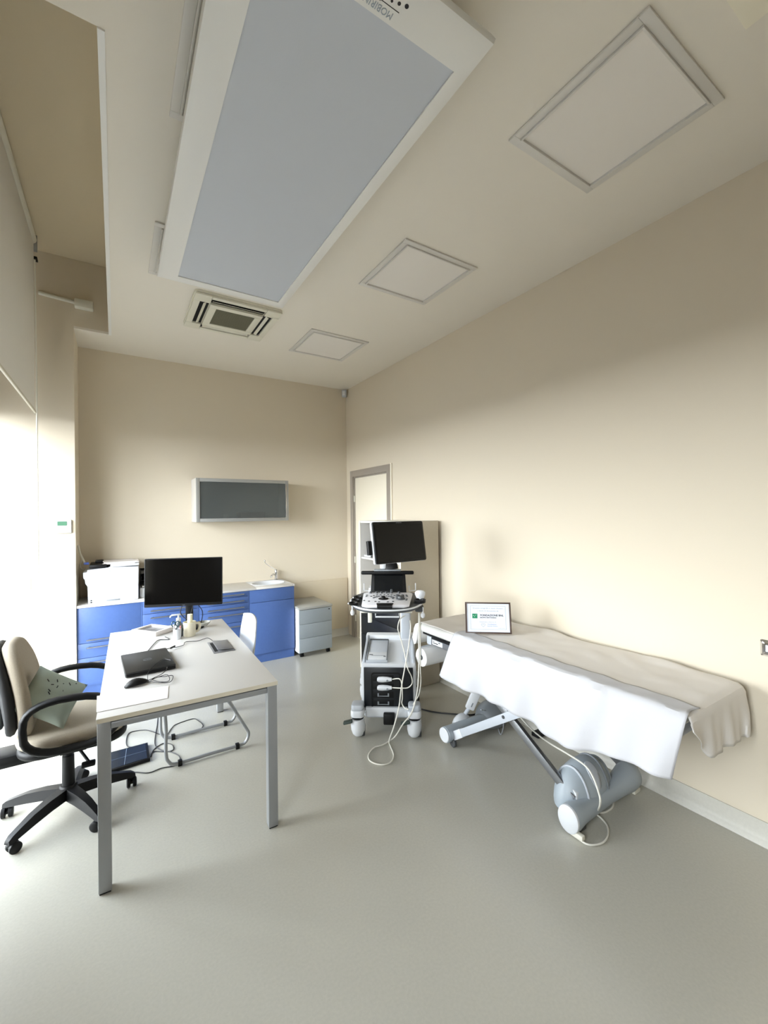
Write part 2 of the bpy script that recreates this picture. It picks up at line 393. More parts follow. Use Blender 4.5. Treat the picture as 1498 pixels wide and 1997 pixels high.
# ================================================================== LEFT WALL THINGS
r = root('roller_blind', 'large cream roller blind half lowered over the window at left', 'blind', (-.53, 3.0, 2.43))
g = G(); g.box(-.534, -.531, 1.72, 4.30, 2.435, 3.76); mk('blind_fabric', g, BLIND, r, smooth=False)
mk('bottom_bar', G().box(-.540, -.525, 1.72, 4.33, 2.415, 2.436, .004), mat('bar_cream', (.80, .78, .72), .5), r)
mk('roller_tube', G().cyl((-.545, 1.72, 3.785), (-.545, 4.30, 3.785), .035), WHITE2, r)
mk('end_bracket', G().box(-.57, -.51, 4.31, 4.325, 3.70, 3.829, .003), STEEL, r)
g = G(); g.tube([(-.532, 4.36, 3.66), (-.532, 4.40, 2.5), (-.534, 4.42, 1.135)], .006, smooth=False)
g.tube([(-.534, 4.42, 1.135), (-.585, 4.42, 1.095), (-.585, 4.42, 1.01)], .006, smooth=False)
cr_ = mk('crank_rod', g, WHITE2, r); mk('rod_guide', G().box(-.55, -.515, 4.34, 4.40, 3.655, 3.675, .003), BLACK, r)
r = root('roller_blind', 'cream roller blind behind the camera, outside the photo', 'blind', (-.78, -.2, 2.43))
g = G(); g.box(-.904, -.901, -1.0, .68, 2.435, 3.20); mk('blind_fabric', g, BLIND, r, smooth=False)
mk('bottom_bar', G().box(-.91, -.895, -1.0, .68, 2.415, 2.436, .004), WHITE2, r)
# thermostat
r = root('thermostat', 'small white wall thermostat with green display on the pale pillar', 'thermostat', (-.379, 4.55, 1.51))
Yp = 4.5495
mk('housing', G().box(-.437, -.322, Yp-.022, Yp, 1.452, 1.568, .004), WHITE, r)
mk('display', G().box(-.418, -.353, Yp-.0235, Yp-.0222, 1.516, 1.552), LCD, r, smooth=False)
for k in range(3):
    for j in range(2): mk('button', G().cyl((-.418+k*.034, Yp-.0222, 1.498-j*.026), (-.418+k*.034, Yp-.0242, 1.498-j*.026), .006, seg=12), LGREY, r)
# junction box with conduit
r = root('junction_box', 'small white junction box with conduit on the dark recessed wall, upper left', 'junction box', (-.21, 4.55, 3.44))
mk('box', G().box(-.286, -.150, Yp-.07, Yp, 3.40, 3.47, .008), WHITE2, r)
mk('conduit', G().cyl((-.53, Yp-.018, 3.468), (-.287, Yp-.018, 3.449), .016), WHITE2, r)
# motion sensor
r = root('motion_sensor', 'tiny white motion sensor high in the far corner under the ceiling', 'sensor', (2.555, 4.985, 3.16))
m4 = Matrix.Translation((2.545, 4.97, 3.165)) @ Matrix.Rotation(-.78, 4, 'Z')
mk('housing', G().box(-.03, .03, -.022, .022, -.05, .045, .008, mx=m4), LGREY, r)
mk('lens', G().box(-.018, .018, -.026, -.0225, -.03, .025, .001, mx=m4), WHITE, r)
# wall switch at the right edge
r = root('light_switch', 'chrome-framed wall switch cut off by the right edge of the photo', 'switch', (XR, .70, .93))
g = G(); g.rings([[V((XR-.0005, a, b)) for a, b in rr(.642, .762, .894, .972, .008)], [V((XR-.010, a, b)) for a, b in rr(.652, .752, .904, .962, .008)], [V((XR-.010, a, b)) for a, b in rr(.664, .742, .915, .953, .003)], [V((XR-.006, a, b)) for a, b in rr(.665, .741, .916, .952, .003)]])
mk('frame', g, CHROME, r)
for k in range(3): mk('rocker', G().box(XR-.013, XR-.0065, .667+k*.0247, .690+k*.0247, .918, .950, .002), WHITE, r)

# ================================================================== WALL CABINET
r = root('wall_cabinet', 'grey aluminium-framed wall cabinet with smoked glass door on the far wall', 'wall cabinet', (1.19, 4.87, 1.52))
x0, x1, y0, y1, z0, z1 = .700, 1.682, 4.71, YB-.0005, 1.520, 1.977
g = G(); t = .018
g.box(x0, x0+t, y0+.022, y1, z0, z1); g.box(x1-t, x1, y0+.022, y1, z0, z1); g.box(x0+t, x1-t, y0+.022, y1, z0, z0+t); g.box(x0+t, x1-t, y0+.022, y1, z1-t, z1); g.box(x0+t, x1-t, y1-.01, y1, z0+t, z1-t)
mk('body', g, LAM, r, smooth=False)
g = G(); f = .036
g.box(x0, x0+f, y0, y0+.021, z0, z1, .003); g.box(x1-f, x1, y0, y0+.021, z0, z1, .003); g.box(x0+f, x1-f, y0, y0+.021, z0, z0+f, .003); g.box(x0+f, x1-f, y0, y0+.021, z1-f, z1, .003)
dr = mk('door', g, mat('satin_aluminium', (.66, .66, .65), .4, metal=.5), r)
gm = bpy.data.materials.new('smoked_glass'); gm.use_nodes = True; n_ = gm.node_tree; b_ = n_.nodes['Principled BSDF']
b_.inputs['Base Color'].default_value = (.13, .14, .14, 1); b_.inputs['Roughness'].default_value = .10
tr_ = n_.nodes.new('ShaderNodeBsdfTransparent'); tr_.inputs[0].default_value = (.8, .82, .8, 1); mx_ = n_.nodes.new('ShaderNodeMixShader'); mx_.inputs[0].default_value = .55
n_.links.new(b_.outputs[0], mx_.inputs[1]); n_.links.new(tr_.outputs[0], mx_.inputs[2]); n_.links.new(mx_.outputs[0], n_.nodes['Material Output'].inputs[0])
mk('glass_pane', G().box(x0+f+.001, x1-f-.001, y0+.006, y0+.011, z0+f+.001, z1-f-.001), gm, dr, smooth=False)
mk('handle', G().box(x1-f-.004, x1-f+.012, y0-.006, y0-.0005, z0+.045, z1-.045, .0025), CHROME, dr)
single('storage_box', G().box(1.16, 1.44, 4.80, 4.98, z0+t+.0005, z0+t+.085, .006), WOODB, 'low brown box inside the smoked glass wall cabinet', 'box')
g = G(); g.lathe((1.02, 4.86, z0+t+.0005), [(.001, 0), (.03, 0), (.03, .05), (.024, .06), (.001, .06)], seg=16)
single('glass_jar', g, WHITE2, 'small pale jar inside the wall cabinet, left of the brown box', 'jar')

# ================================================================== BASE CABINETS
YF = 4.569; XS = [-.292, .204, .696, 1.190, 1.686]
def handle(parent, x0, x1, z):
    g = G(); g.cyl((x0, YF-.030, z), (x1, YF-.030, z), .0065, seg=12)
    for x in (x0+.02, x1-.02): g.cyl((x, YF-.030, z), (x, YF-.0005, z), .005, seg=10)
    mk('handle', g, ALU, parent)
def base_unit(i, label, fronts, hx):
    a, b = XS[i]+.001, XS[i+1]-.001
    r = root('base_cabinet', label, 'cabinet', ((a+b)/2, 4.8, 0), 0, 'blue base cabinets under the white worktop')
    g = G(); g.box(a, a+.016, YF+.002, YB-.001, .10, .789); g.box(b-.016, b, YF+.002, YB-.001, .10, .789); g.box(a+.016, b-.016, YF+.002, YB-.001, .10, .116)
    g.box(a+.016, b-.016, YB-.012, YB-.001, .116, .789)
    mk('body', g, BLUE, r, smooth=False)
    mk('plinth', G().box(a, b, YF+.018, YF+.034, .001, .0995), BLUE, r, smooth=False)
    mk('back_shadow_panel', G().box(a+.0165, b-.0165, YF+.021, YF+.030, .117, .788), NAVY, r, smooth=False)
    for kind, z0, z1, hz in fronts:
        e = .012 if i == 0 and kind == 'big_drawer' else .0015
        nm = 'drawer_front' if 'drawer' in kind else kind
        p = mk(nm, G().box(a+e, b-e, YF, YF+.019, z0+.0018, z1-.0018, .0012), BLUE, r)
        if i == 0 and kind == 'big_drawer':
            mk('frame_stile', G().box(a, a+.0105, YF, YF+.019, z0, z1), BLUE, r, smooth=False); mk('frame_stile', G().box(b-.0105, b, YF, YF+.019, z0, z1), BLUE, r, smooth=False)
        if hz: handle(p, hx[0], hx[1], hz)
base_unit(0, 'blue base cabinet at the left end, under the white printer', [('big_drawer', .474, .789, .505), ('drawer', .345, .474, .438), ('drawer', .113, .345, .308)], (-.225, .125))
base_unit(1, 'blue base cabinet with drawers behind the desk monitor', [('drawer', .735, .789, .762), ('drawer', .667, .735, .697), ('drawer', .50, .667, .631), ('drawer', .31, .50, .465), ('drawer', .113, .31, .27)], (.27, .62))
base_unit(2, 'blue base cabinet with a stack of long-handled drawers right of the monitor', [('drawer', .735, .789, .762), ('drawer', .667, .735, .695), ('drawer', .599, .667, .627), ('drawer', .472, .599, .562), ('drawer', .30, .472, .436), ('drawer', .113, .30, .264)], (.772, 1.13))
base_unit(3, 'blue base cabinet with plain door under the round sink', [('fascia_panel', .650, .789, None), ('door', .094, .650, None)], None)
# worktop with integrated sink
r = root('worktop', 'long white worktop with an oval sink at its right end', 'worktop', (.7, 4.8, .79))
zt, zl = .812, .790; sx0, sx1, sy0, sy1 = 1.262, 1.672, 4.64, 5.005
g = G(); g.box(-.293, sx0, YF-.012, YB-.0005, zl, zt, .003); g.box(sx1, 1.69, YF-.012, YB-.0005, zl, zt, .003)
g.box(sx0+.0, sx1, YF-.012, sy0, zl, zt, .003); g.box(sx0, sx1, sy1, YB-.0005, zl, zt, .003)
mk('slab', g, LAM, r)
def recting(n=48):
    pts = []
    for i in range(n):
        a = 2*PI*i/n; c, s_ = math.cos(a), math.sin(a); k = 1/max(abs(c), abs(s_)); pts.append(((sx0+sx1)/2+c*k*(sx1-sx0)/2, (sy0+sy1)/2+s_*k*(sy1-sy0)/2))
    return pts
ex, ey = 1.467, 4.815
def ell(rx, ry, z, n=48): return [V((ex+math.cos(2*PI*i/n)*rx, ey+math.sin(2*PI*i/n)*ry, z)) for i in range(n)]
g = G(); g.rings([[V((a, b, zt-.0003)) for a, b in recting()], ell(.192, .152, zt-.0003), ell(.187, .147, zt+.003), ell(.180, .140, zt), ell(.170, .130, zt-.02), ell(.13, .10, zt-.09), ell(.05, .04, zt-.115), ell(.001, .001, zt-.117)], cap0=False)
mk('sink_basin', g, WHITE, r, ang=40)
mk('drain', G().cyl((ex, ey, zt-.118), (ex, ey, zt-.110), .02), CHROME, r)
# medical lever tap
r = root('tap', 'chrome tap with long elbow lever beside the oval sink', 'tap', (1.62, 4.985, zt))
tx, ty = 1.617, 4.985
g = G(); g.lathe((tx, ty, zt+.0005), [(.001, 0), (.026, 0), (.026, .008), (.019, .015), (.017, .075), (.020, .085), (.020, .11), (.012, .122), (.001, .124)])
mk('body', g, CHROME, r)
g = G(); g.tube([(tx, ty, zt+.055), (tx-.05, ty-.045, zt+.075), (tx-.085, ty-.085, zt+.062), (tx-.088, ty-.088, zt+.045)], .010); mk('spout', g, CHROME, r)
g = G(); g.tube([(tx, ty, zt+.12), (tx-.045, ty-.01, zt+.145), (tx-.13, ty-.03, zt+.205), (tx-.145, ty-.033, zt+.235)], .0055); g.ball((tx-.145, ty-.033, zt+.238), .011); mk('elbow_lever', g, CHROME, r)

# ================================================================== PRINTER AND THINGS BESIDE IT
r = root('printer', 'white laser printer on the left end of the blue cabinets', 'printer', (0, 4.78, zt))
px = lambda a, b: at(a, b, Y=4.60)
P_ = [(-.212, .8125), (.176, .8125), (.180, 1.118), (-.045, 1.128), (-.06, 1.122), (-.216, 1.113), (-.218, 1.095), (-.247, 1.093), (-.247, 1.045), (-.235, 1.032), (-.232, .995), (-.216, .97), (-.214, .90)]
g = G(); g.prism(P_, 4.60, 4.99, 'y', bev=.006); mk('housing', g, mat('printer_white', (.79, .80, .825), .4), r, ang=50)
mk('lid', G().box(-.043, .183, 4.605, 4.985, 1.1285, 1.150, .006), mat('printer_white', (.79, .80, .825), .4), r)
mk('side_seam', G().box(-.0475, -.0455, 4.5985, 4.5996, 1.085, 1.125), GREY, r, smooth=False)
g = G(); g.box(-.075, .03, 4.5975, 4.5996, .822, .836, .001); mk('grip_recess', g, GREY, r)
g = G(); g.box(-.1955, -.182, 4.5985, 4.5996, .836, .846); g.box(-.1955, -.182, 4.5985, 4.5996, .82, .83); mk('sockets', g, DARK, r, smooth=False)
g = G()
for k in range(3): g.box(-.172+k*.033, -.147+k*.033, 4.5985, 4.5996, .822, .848)
mk('rating_labels', g, WHITE, r, smooth=False)
for k, (dx, dz) in enumerate(((0, 0), (.02, .006), (-.012, .012))):
    m4 = Matrix.Translation((.06+dx, 4.78, 1.1508+dz)) @ Matrix.Rotation(.12*(k-1), 4, 'Z')
    g = G(); g.box(-.15, .105, -.148, .148, 0, .0055, mx=m4)
    single('paper_stack', g, PAPER, ['lowest layer of white paper on the printer lid', 'middle layer of white paper on the printer lid', 'top layer of white paper on the printer lid'][k], 'paper', 'papers lying on the printer', smooth=False)
g = G(); g.box(-.265, -.10, 4.86, 4.99, zt+.0008, 1.15, .01); g = G()
g.box(-.205, -.07, 4.63, 4.93, 1.1235, 1.156, .01); g.box(-.165, -.10, 4.80, 4.92, 1.154, 1.178, .006)
single('black_device', g, BLACK, 'low black device lying on the left rear of the printer', 'device')
g = G(); g.tube([(-.289, 4.74, 1.33), (-.275, 4.72, 1.26), (-.235, 4.69, 1.165)], .0085, smooth=False); rr_ = root('rod', 'pale rod with blue end leaning on the pillar behind the printer', 'rod', (-.235, 4.69, 1.16))
mk('shaft', g, WHITE2, rr_); mk('blue_end', G().box(-.245, -.206, 4.665, 4.70, 1.157, 1.178, .004), SKYB, rr_)
g = G(); g.tube([at(158, 1090, Y=4.9), at(153, 1100, Y=4.9), at(154, 1108, Y=4.9), at(160, 1112, Y=4.9)], .005)
g.b.transform(Matrix.Translation((.014, 0, 0)))
single('white_cord_loop', g, CABLEW, 'white cord loop at the wall left of the printer', 'cord')
g = G()
for k in range(3): g.box(.200, .34, 4.68, 4.98, .905+k*.065, .910+k*.065, .002); 
g.box(.200, .204, 4.68, 4.98, .905, 1.06); g.box(.336, .34, 4.68, 4.98, .905, 1.06); g.box(.205, .335, 4.965, 4.98, .905, 1.06)
r = root('letter_tray', 'black stacked letter tray standing between printer and monitor', 'letter tray', (.27, 4.83, zt))
mk('tray_rack', g, BLACK, r, smooth=False); mk('papers', G().box(.210, .33, 4.66, 4.96, .9105, .922), PAPER, r, smooth=False)
g = G(); g.box(.19, .345, 4.655, 4.985, zt+.0005, .9045, .006); single('white_box', g, WHITE, 'flat white box under the black letter tray beside the printer', 'box')

# ================================================================== DRAWER PEDESTAL
r = root('drawer_pedestal', 'grey three-drawer pedestal on castors beside the blue cabinets', 'drawer unit', (1.9, 4.72, 0))
x0, x1, y0, y1 = 1.700, 2.094, 4.46, 4.985
mk('body', G().box(x0, x1, y0+.019, y1, .052, .532, .002), mat('pedestal_side', (.86, .87, .90), .45), r)
mk('top', G().box(x0-.006, x1+.006, y0-.006, y1, .5325, .558, .004), PEDT, r)
zz = [.056, .213, .370, .529]
for k in range(3):
    dd = mk('drawer', G().box(x0+.001, x1-.001, y0, y0+.0185, zz[k]+.001, zz[k+1]-.0015, .002), PEDG, r)
mk('lock', G().cyl((x1-.035, y0-.003, .505), (x1-.035, y0-.0002, .505), .007), BLACK, dd)
for x in (x0+.045, x1-.03):
    for y in (y0+.05, y1-.06):
        g = G(); g.cyl((x-.018, y, .022), (x-.004, y, .022), .0215); g.cyl((x+.004, y, .022), (x+.018, y, .022), .0215); g.cyl((x-.004, y, .022), (x+.004, y, .022), .008); g.cyl((x, y, .02), (x, y, .0515), .007)
        mk('castor', g, BLACK, r)

# ================================================================== TALL CABINET
r = root('tall_cabinet', 'tall beige cabinet with open shelves and black drawers against the right wall', 'cabinet', (2.36, 3.48, 0))
x0, x1, y0, y1, zt2 = 2.134, 2.563, 3.104, 3.86, 1.517
g = G(); g.box(x0, x1, y0, y0+.02, .004, zt2, .001); mk('side_panel', g, CABN, r)
g = G(); g.box(x0, x1, y1-.02, y1, .004, zt2, .001); mk('side_panel', g, LAM, r)
mk('top_panel', G().box(x0, x1, y0+.0205, y1-.0205, zt2-.022, zt2), LAM, r, smooth=False)
mk('back_panel', G().box(x1-.012, x1, y0+.0205, y1-.0205, .03, zt2-.0225), CABN, r, smooth=False)
mk('shelf', G().box(x0+.01, x1-.0125, y0+.0205, y1-.0205, 1.128, 1.146), LAM, r, smooth=False)
mk('shelf', G().box(x0+.004, x1-.0125, y0+.0205, y1-.0205, .712, .730), LAM, r, smooth=False)
mk('edge_strip', G().box(x0-.003, x0-.0003, y0, y0+.02, .004, zt2), LEAF, r, smooth=False)
mk('edge_strip', G().box(x0-.003, x0-.0003, y1-.02, y1, .004, zt2), LEAF, r, smooth=False)
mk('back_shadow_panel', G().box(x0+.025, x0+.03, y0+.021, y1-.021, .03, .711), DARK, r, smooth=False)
for a, b in ((.012, .185), (.188, .362), (.365, .547), (.550, .710)):
    mk('drawer', G().box(x0, x0+.02, y0+.022, y1-.022, a, b, .0015), mat('black_laminate', (.03, .03, .035), .4), r)
g = G(); g.box(2.18, 2.42, 3.66, 3.70, 1.147, 1.30, .003); single('black_binder', g, BLACK, 'black binder standing on the upper shelf of the tall cabinet', 'binder')
g = G(); g.box(2.17, 2.42, 3.71, 3.83, 1.147, 1.165, .004); single('white_tray', g, WHITE, 'flat white item lying on the upper shelf of the tall cabinet', 'tray')
g = G(); g.box(2.18, 2.40, 3.60, 3.655, 1.147, 1.33, .004); single('white_file', g, WHITE, 'white file box standing beside the black binder in the tall cabinet', 'file box')
g = G(); g.box(2.17, 2.42, 3.20, 3.45, 1.147, 1.158, .002); single('paper_pile', g, PAPER, 'thin pile of white papers on the right of the cabinet shelf', 'paper', smooth=False)

# ================================================================== DESK
DR = math.radians(-1.4)
desk = root('desk', 'long white desk with grey square metal legs', 'desk', (-.076, 2.150, 0), DR)
DW, DL, DH = .770, 1.535, .742
def dk(x, y, z): return Matrix.Translation(desk.location) @ Matrix.Rotation(DR, 4, 'Z') @ V((x, y, z))
mk('desktop', G().box(0, DW, 0, DL, DH-.020, DH, .0015), LAM, desk, world=False)
g = G(); g.box(.001, DW-.001, -.0016, -.0002, DH-.0195, DH-.0005); mk('edge_band', g, EDGEW, desk, world=False, smooth=False)
for x in (0.003, DW-.051):
    for y in (.004, DL-.052):
        lg = mk('leg', G().box(x, x+.048, y, y+.048, .006, DH-.0205, .003), STEEL, desk, world=False)
        mk('foot_pad', G().box(x+.003, x+.045, y+.003, y+.045, .0005, .0058), BLACK, lg, world=False, smooth=False)
for y in (.012, DL-.042): mk('rail', G().box(.0515, DW-.0515, y, y+.03, DH-.056, DH-.030, .002), STEEL, desk, world=False)
for x in (.012, DW-.042): mk('rail', G().box(x, x+.03, .0525, DL-.0525, DH-.056, DH-.030, .002), STEEL, desk, world=False)
g = G()
for x in (.06, DW-.12): g.box(x, x+.05, .046, .10, DH-.060, DH-.0205)
mk('bracket', g, BLACK, desk, world=False)
# cable box flap
fl = mk('cable_port', G().box(.563, .690, .625, .885, DH+.0002, DH+.004, .001), mat('port_grey', (.52, .52, .53), .4, metal=.4), desk, world=False)
mk('port_opening', G().box(.573, .592, .65, .855, DH+.0042, DH+.0048), DARK, fl, world=False, smooth=False)
m4 = Matrix.Translation((.680, .75, DH+.0055)) @ Matrix.Rotation(math.radians(7), 4, 'Y')
mk('port_lid', G().box(-.092, 0, -.105, .105, 0, .003, .001, mx=m4), mat('port_grey', (.52, .52, .53), .4, metal=.4), fl, world=False)
ZD = DH+.0006
# laptop
lc = V((.148, 2.79, ZD)); la = math.radians(2.7)
lap = root('laptop', 'closed black laptop on the white desk', 'laptop', lc, la)
g = G(); g.prism(rr(-.12, .12, -.185, .18, .012), .003, .017, 'z', bev=.002); mk('base', g, BLACK, lap, world=False)
g = G(); g.prism(rr(-.121, .121, -.186, .181, .012), .0185, .026, 'z', bev=.002); ld = mk('lid', g, mat('laptop_lid', (.085, .09, .095), .4), lap, world=False)
g = G(); g.lathe((-.02, .0, .0262), [(.018, 0), (.0195, 0), (.0195, .0004), (.018, .0004)], seg=32); g.b.verts.ensure_lookup_table()
g = G(); g.rings([[V((math.cos(2*PI*i/32)*rr0, math.sin(2*PI*i/32)*rr0, z)) for i in range(32)] for rr0, z in ((.019, .0262), (.021, .0262), (.021, .0266), (.019, .0266))], closed=True); mk('logo_ring', g, GREY, ld, world=False)
text('logo_letters', 'DELL', .013, GREY, ld, Matrix.Translation((0, 0, .0264)), depth=.0002)
g = G()
for x in (-.09, .09):
    for y in (-.15, .15): g.cyl((x, y, 0), (x, y, .0028), .006, seg=10)
mk('rubber_foot', g, BLACK, lap, world=False)
# mouse
mo = root('computer_mouse', 'black computer mouse with bundled cable in front of the laptop', 'mouse', (.085, 2.478, ZD), math.radians(-70))
g = G(); n = 24
secs = []
for k in range(9):
    t = k/8; y = -.056+.112*t; w_ = .033*math.sin(PI*min(1, max(.02, t)))**.45*(1-.12*t); h_ = .036*math.sin(PI*(.06+.88*t))**.8*(1-.25*t)
    secs.append([V((w_*math.cos(2*PI*i/n), y, max(0, h_*.5+h_*.5*math.sin(2*PI*i/n))*1.0)) for i in range(n)])
g.rings(secs); mk('shell', g, BLACK, mo, world=False, ang=60)
zc_ = ZD+.0035
mp = [at(x, y, Z=zc_) for x, y in ((288, 1331), (305, 1322), (322, 1320), (337, 1319), (334, 1330), (322, 1334), (300, 1333), (290, 1330), (303, 1326), (326, 1320), (330, 1332), (315, 1335), (296, 1331), (300, 1328), (315, 1321), (325, 1312), (326, 1302))]
g = G(); g.tube([p+V((0, 0, .0012*i)) for i, p in enumerate(mp)], .0019, seg=6); mk('cable', g, CABLEB, mo)
cb = [at(288, 1325, Z=ZD+.004), at(289, 1312, Z=ZD+.018), lc+V((.02, -.16, .031)), lc+V((.075, -.06, .0295)), lc+V((.11, -.10, .0295))]
single('thin_black_cable', G().tube(cb, .0016, seg=6), CABLEB, 'thin black cable running up over the laptop lid from the mouse', 'cable')
# paper sheet overhanging the left desk edge
pc = [at(189, 1358, Z=ZD), at(329, 1338, Z=ZD), at(327, 1362, Z=ZD), at(188, 1390, Z=ZD)]
g = G(); g.grid(lambda u, v: (pc[0].lerp(pc[1], u)).lerp(pc[3].lerp(pc[2], u), v)+V((0, 0, .0016)), 8, 3)
single('paper_sheet', g, PAPER, 'white paper sheet at the near left corner of the desk', 'paper', solid=.0006, smooth=False)
# monitor
ma = math.radians(-22)
mon = root('computer_monitor', 'black desktop monitor switched off on the far end of the desk', 'monitor', (.470, 3.50, DH+.0005), ma)
mt = Matrix.Translation((-.020, -.085, .368)) @ Matrix.Rotation(math.radians(-2), 4, 'X')
g = G(); g.prism(rr(-.268, .268, -.183, .168, .006), 0, .022, 'y', bev=.003, mx=mt); hs = mk('housing', g, BLACK, mon, world=False)
g = G(); g.box(-.262, .262, -.0012, -.0002, -.163, .163, mx=mt); mk('screen', g, BLACKG, hs, world=False, smooth=False)
text('logo_letters', 'acer', .010, GREY, hs, mt @ Matrix.Translation((0, -.0009, -.174)) @ Matrix.Rotation(PI/2, 4, 'X'), depth=.0002)
g = G(); g.box(-.135, -.03, .0225, .05, -.165, -.05, .008, mx=mt); g = G(); g.box(-.11, .11, .0222, .055, -.12, .10, .012, mx=mt); mk('back_cover', g, BLACK, mon, world=False)
g = G(); g.box(-.025, .025, -.029, -.006, .05, .36, .004); mk('stand_column', g, BLACK, mon, world=False)
g = G(); g.prism([(.10*math.cos(a), -.01+.075*math.sin(a)) for a in [2*PI*i/28 for i in range(28)]], 0, .012, 'z', bev=.003); g.cyl((0, -.016, .012), (0, -.016, .06), .028, .02); mk('stand_base', g, BLACK, mon, world=False)
g = G(); g.tube([(.035, .0, .20), (.085, .01, .12), (.07, .04, .03), (.06, .06, .008)], .003); g.tube([(-.035, -.03, .20), (-.06, -.03, .13), (-.02, -.035, .08), (.015, -.035, .12), (.03, -.035, .19)], .003); mk('cable', g, CABLEB, mon, world=False)
# picture tray / white frame
pf = root('picture_frame', 'white box frame with grey picture lying on the desk left of the monitor', 'picture frame', (.228, 3.53, ZD), math.radians(38))
g = G()
a_, b_2 = .085, .115
for x0_, x1_, y0_, y1_ in ((-a_, a_, -b_2, -b_2+.02), (-a_, a_, b_2-.02, b_2), (-a_, -a_+.02, -b_2+.02, b_2-.02), (a_-.02, a_, -b_2+.02, b_2-.02)): g.box(x0_, x1_, y0_, y1_, 0, .03, .002)
mk('frame', g, mat('frame_blush', (.93, .90, .88), .5), pf, world=False)
mk('picture', G().box(-a_+.021, a_-.021, -b_2+.021, b_2-.021, .012, .018), mat('picture_grey', (.42, .42, .44), .3, var=.6, vscale=18), pf, world=False, smooth=False)
# soap bottle, pen holder, mug, bowl
c = at(352, 1245, Z=ZD)
sb = root('soap_dispenser', 'clear grey bottle with white pump beside the scissors on the desk', 'bottle', (c.x-.004, c.y+.064, ZD))
mk('bottle', G().lathe((0, 0, 0), [(.001, 0), (.027, 0), (.030, .01), (.030, .075), (.014, .10), (.012, .105), (.001, .105)]), mat('grey_clear', (.45, .47, .48), .15, trans=.35), sb, world=False)
g = G(); g.lathe((0, 0, .106), [(.001, 0), (.015, 0), (.015, .022), (.006, .026), (.005, .045), (.001, .045)]); g.box(-.045, .012, -.007, .007, .148, .158, .003); g.tube([(-.04, 0, .152), (-.05, 0, .147), (-.052, 0, .138)], .004); mk('pump', g, WHITE, sb, world=False)
pc_ = root('pen_cup', 'white pen cup at the left of the mug on the desk', 'cup', (c.x-.02, c.y+.0, ZD))
g = G(); g.lathe((0, 0, 0), [(.001, 0), (.024, 0), (.026, .07), (.0235, .07), (.0215, .005), (.001, .005)]); mk('cup', g, WHITE, pc_, world=False)
def scis(x, y, s, lab, m, dx):
    r_ = root('scissors', lab, 'scissors', (c.x-.02+x, c.y+y, ZD+.006))
    for sg in (-1, 1):
        g = G(); n = 16; g.tube([(sg*.013+dx+.011*math.cos(2*PI*i/n), 0, .098*s+.017*math.sin(2*PI*i/n)) for i in range(n)], .0035, closed=True, smooth=False, seg=6); g.tube([(sg*.013+dx, 0, .081*s), (sg*.004+dx*.5, 0, .06*s), (0, 0, .03)], .0035, seg=6)
        mk('handle_loop', g, m, r_, world=False)
    mk('blades', G().box(-.004, .004, -.0012, .0012, .0, .05), STEEL, r_, world=False)
scis(-.006, .004, 1.0, 'dark blue scissors standing in the white pen cup', TEAL, -.004)
g = G(); g.tube([(c.x-.012, c.y-.008, ZD+.006), (c.x+.0, c.y-.012, ZD+.09)], .004, smooth=False); single('pink_pen', g, PINK, 'pink pen standing in the pen cup on the desk', 'pen')
g = G(); g.tube([(c.x-.026, c.y-.008, ZD+.006), (c.x-.042, c.y-.004, ZD+.105)], .004, smooth=False); single('white_pen', g, WHITE, 'white pen leaning left in the pen cup on the desk', 'pen')
mc = at(364, 1243, Z=ZD)
mg = root('mug', 'cream ceramic mug on the desk below the monitor', 'mug', (mc.x+.024, mc.y+.03, ZD))
g = G(); g.lathe((0, 0, 0), [(.001, 0), (.036, 0), (.039, .01), (.041, .095), (.044, .098), (.041, .100), (.037, .096), (.034, .006), (.001, .006)]); mk('body', g, CREAMC, mg, world=False)
g = G(); g.tube([(.039, 0, .085), (.062, 0, .08), (.066, 0, .055), (.055, 0, .03), (.038, 0, .025)], .0055, flat=(.005, .009, (0, 1, 0))); mk('handle', g, CREAMC, mg, world=False)
g = G(); g.cyl((mc.x+.024, mc.y+.032, ZD+.0068), (mc.x+.028, mc.y+.038, ZD+.150), .017); single('paper_roll', g, mat('cream_paper', (.92, .90, .78), .8), 'small cream roll standing in the mug on the desk', 'roll')
bw = root('bowl', 'shallow pale glass bowl on the black monitor base right of the mug', 'bowl', (.560, 3.475, ZD+.0125))
g = G(); g.lathe((0, 0, 0), [(.001, 0), (.028, 0), (.044, .016), (.050, .024), (.047, .026), (.040, .017), (.026, .004), (.001, .004)]); mk('dish', g, mat('white_rim_dish', (.80, .80, .76), .25, trans=.3), bw, world=False)
# desk cables
def cab(pts, Z, r_, m, name, label, cat='cable', lift=0):
    P = [at(x, y, Z=Z) for x, y in pts]; single(name, G().tube(P, r_, seg=6), m, label, cat)
cab([(428, 1261), (408, 1245), (398, 1246), (385, 1250), (362, 1252), (358, 1258), (345, 1262), (336, 1263), (324, 1266)], ZD+.0025+.003, .0022, CABLEB, 'power_cable', 'thin dark power cable from the desk port to the laptop')
g = G(); p0, p1 = at(333, 1264, Z=ZD+.014), at(341, 1260, Z=ZD+.014); g.tube([p0, p0.lerp(p1, .3), p0.lerp(p1, .7), p1], .0055, seg=8); single('cable_plug', g, BLACK, 'black plug block on the cable beside the laptop', 'plug')
cab([(289, 1269), (300, 1256), (310, 1248), (330, 1247), (322, 1242)], ZD+.0035, .0028, CABLEB, 'monitor_cable', 'dark cable curling from behind the laptop toward the pen cup')

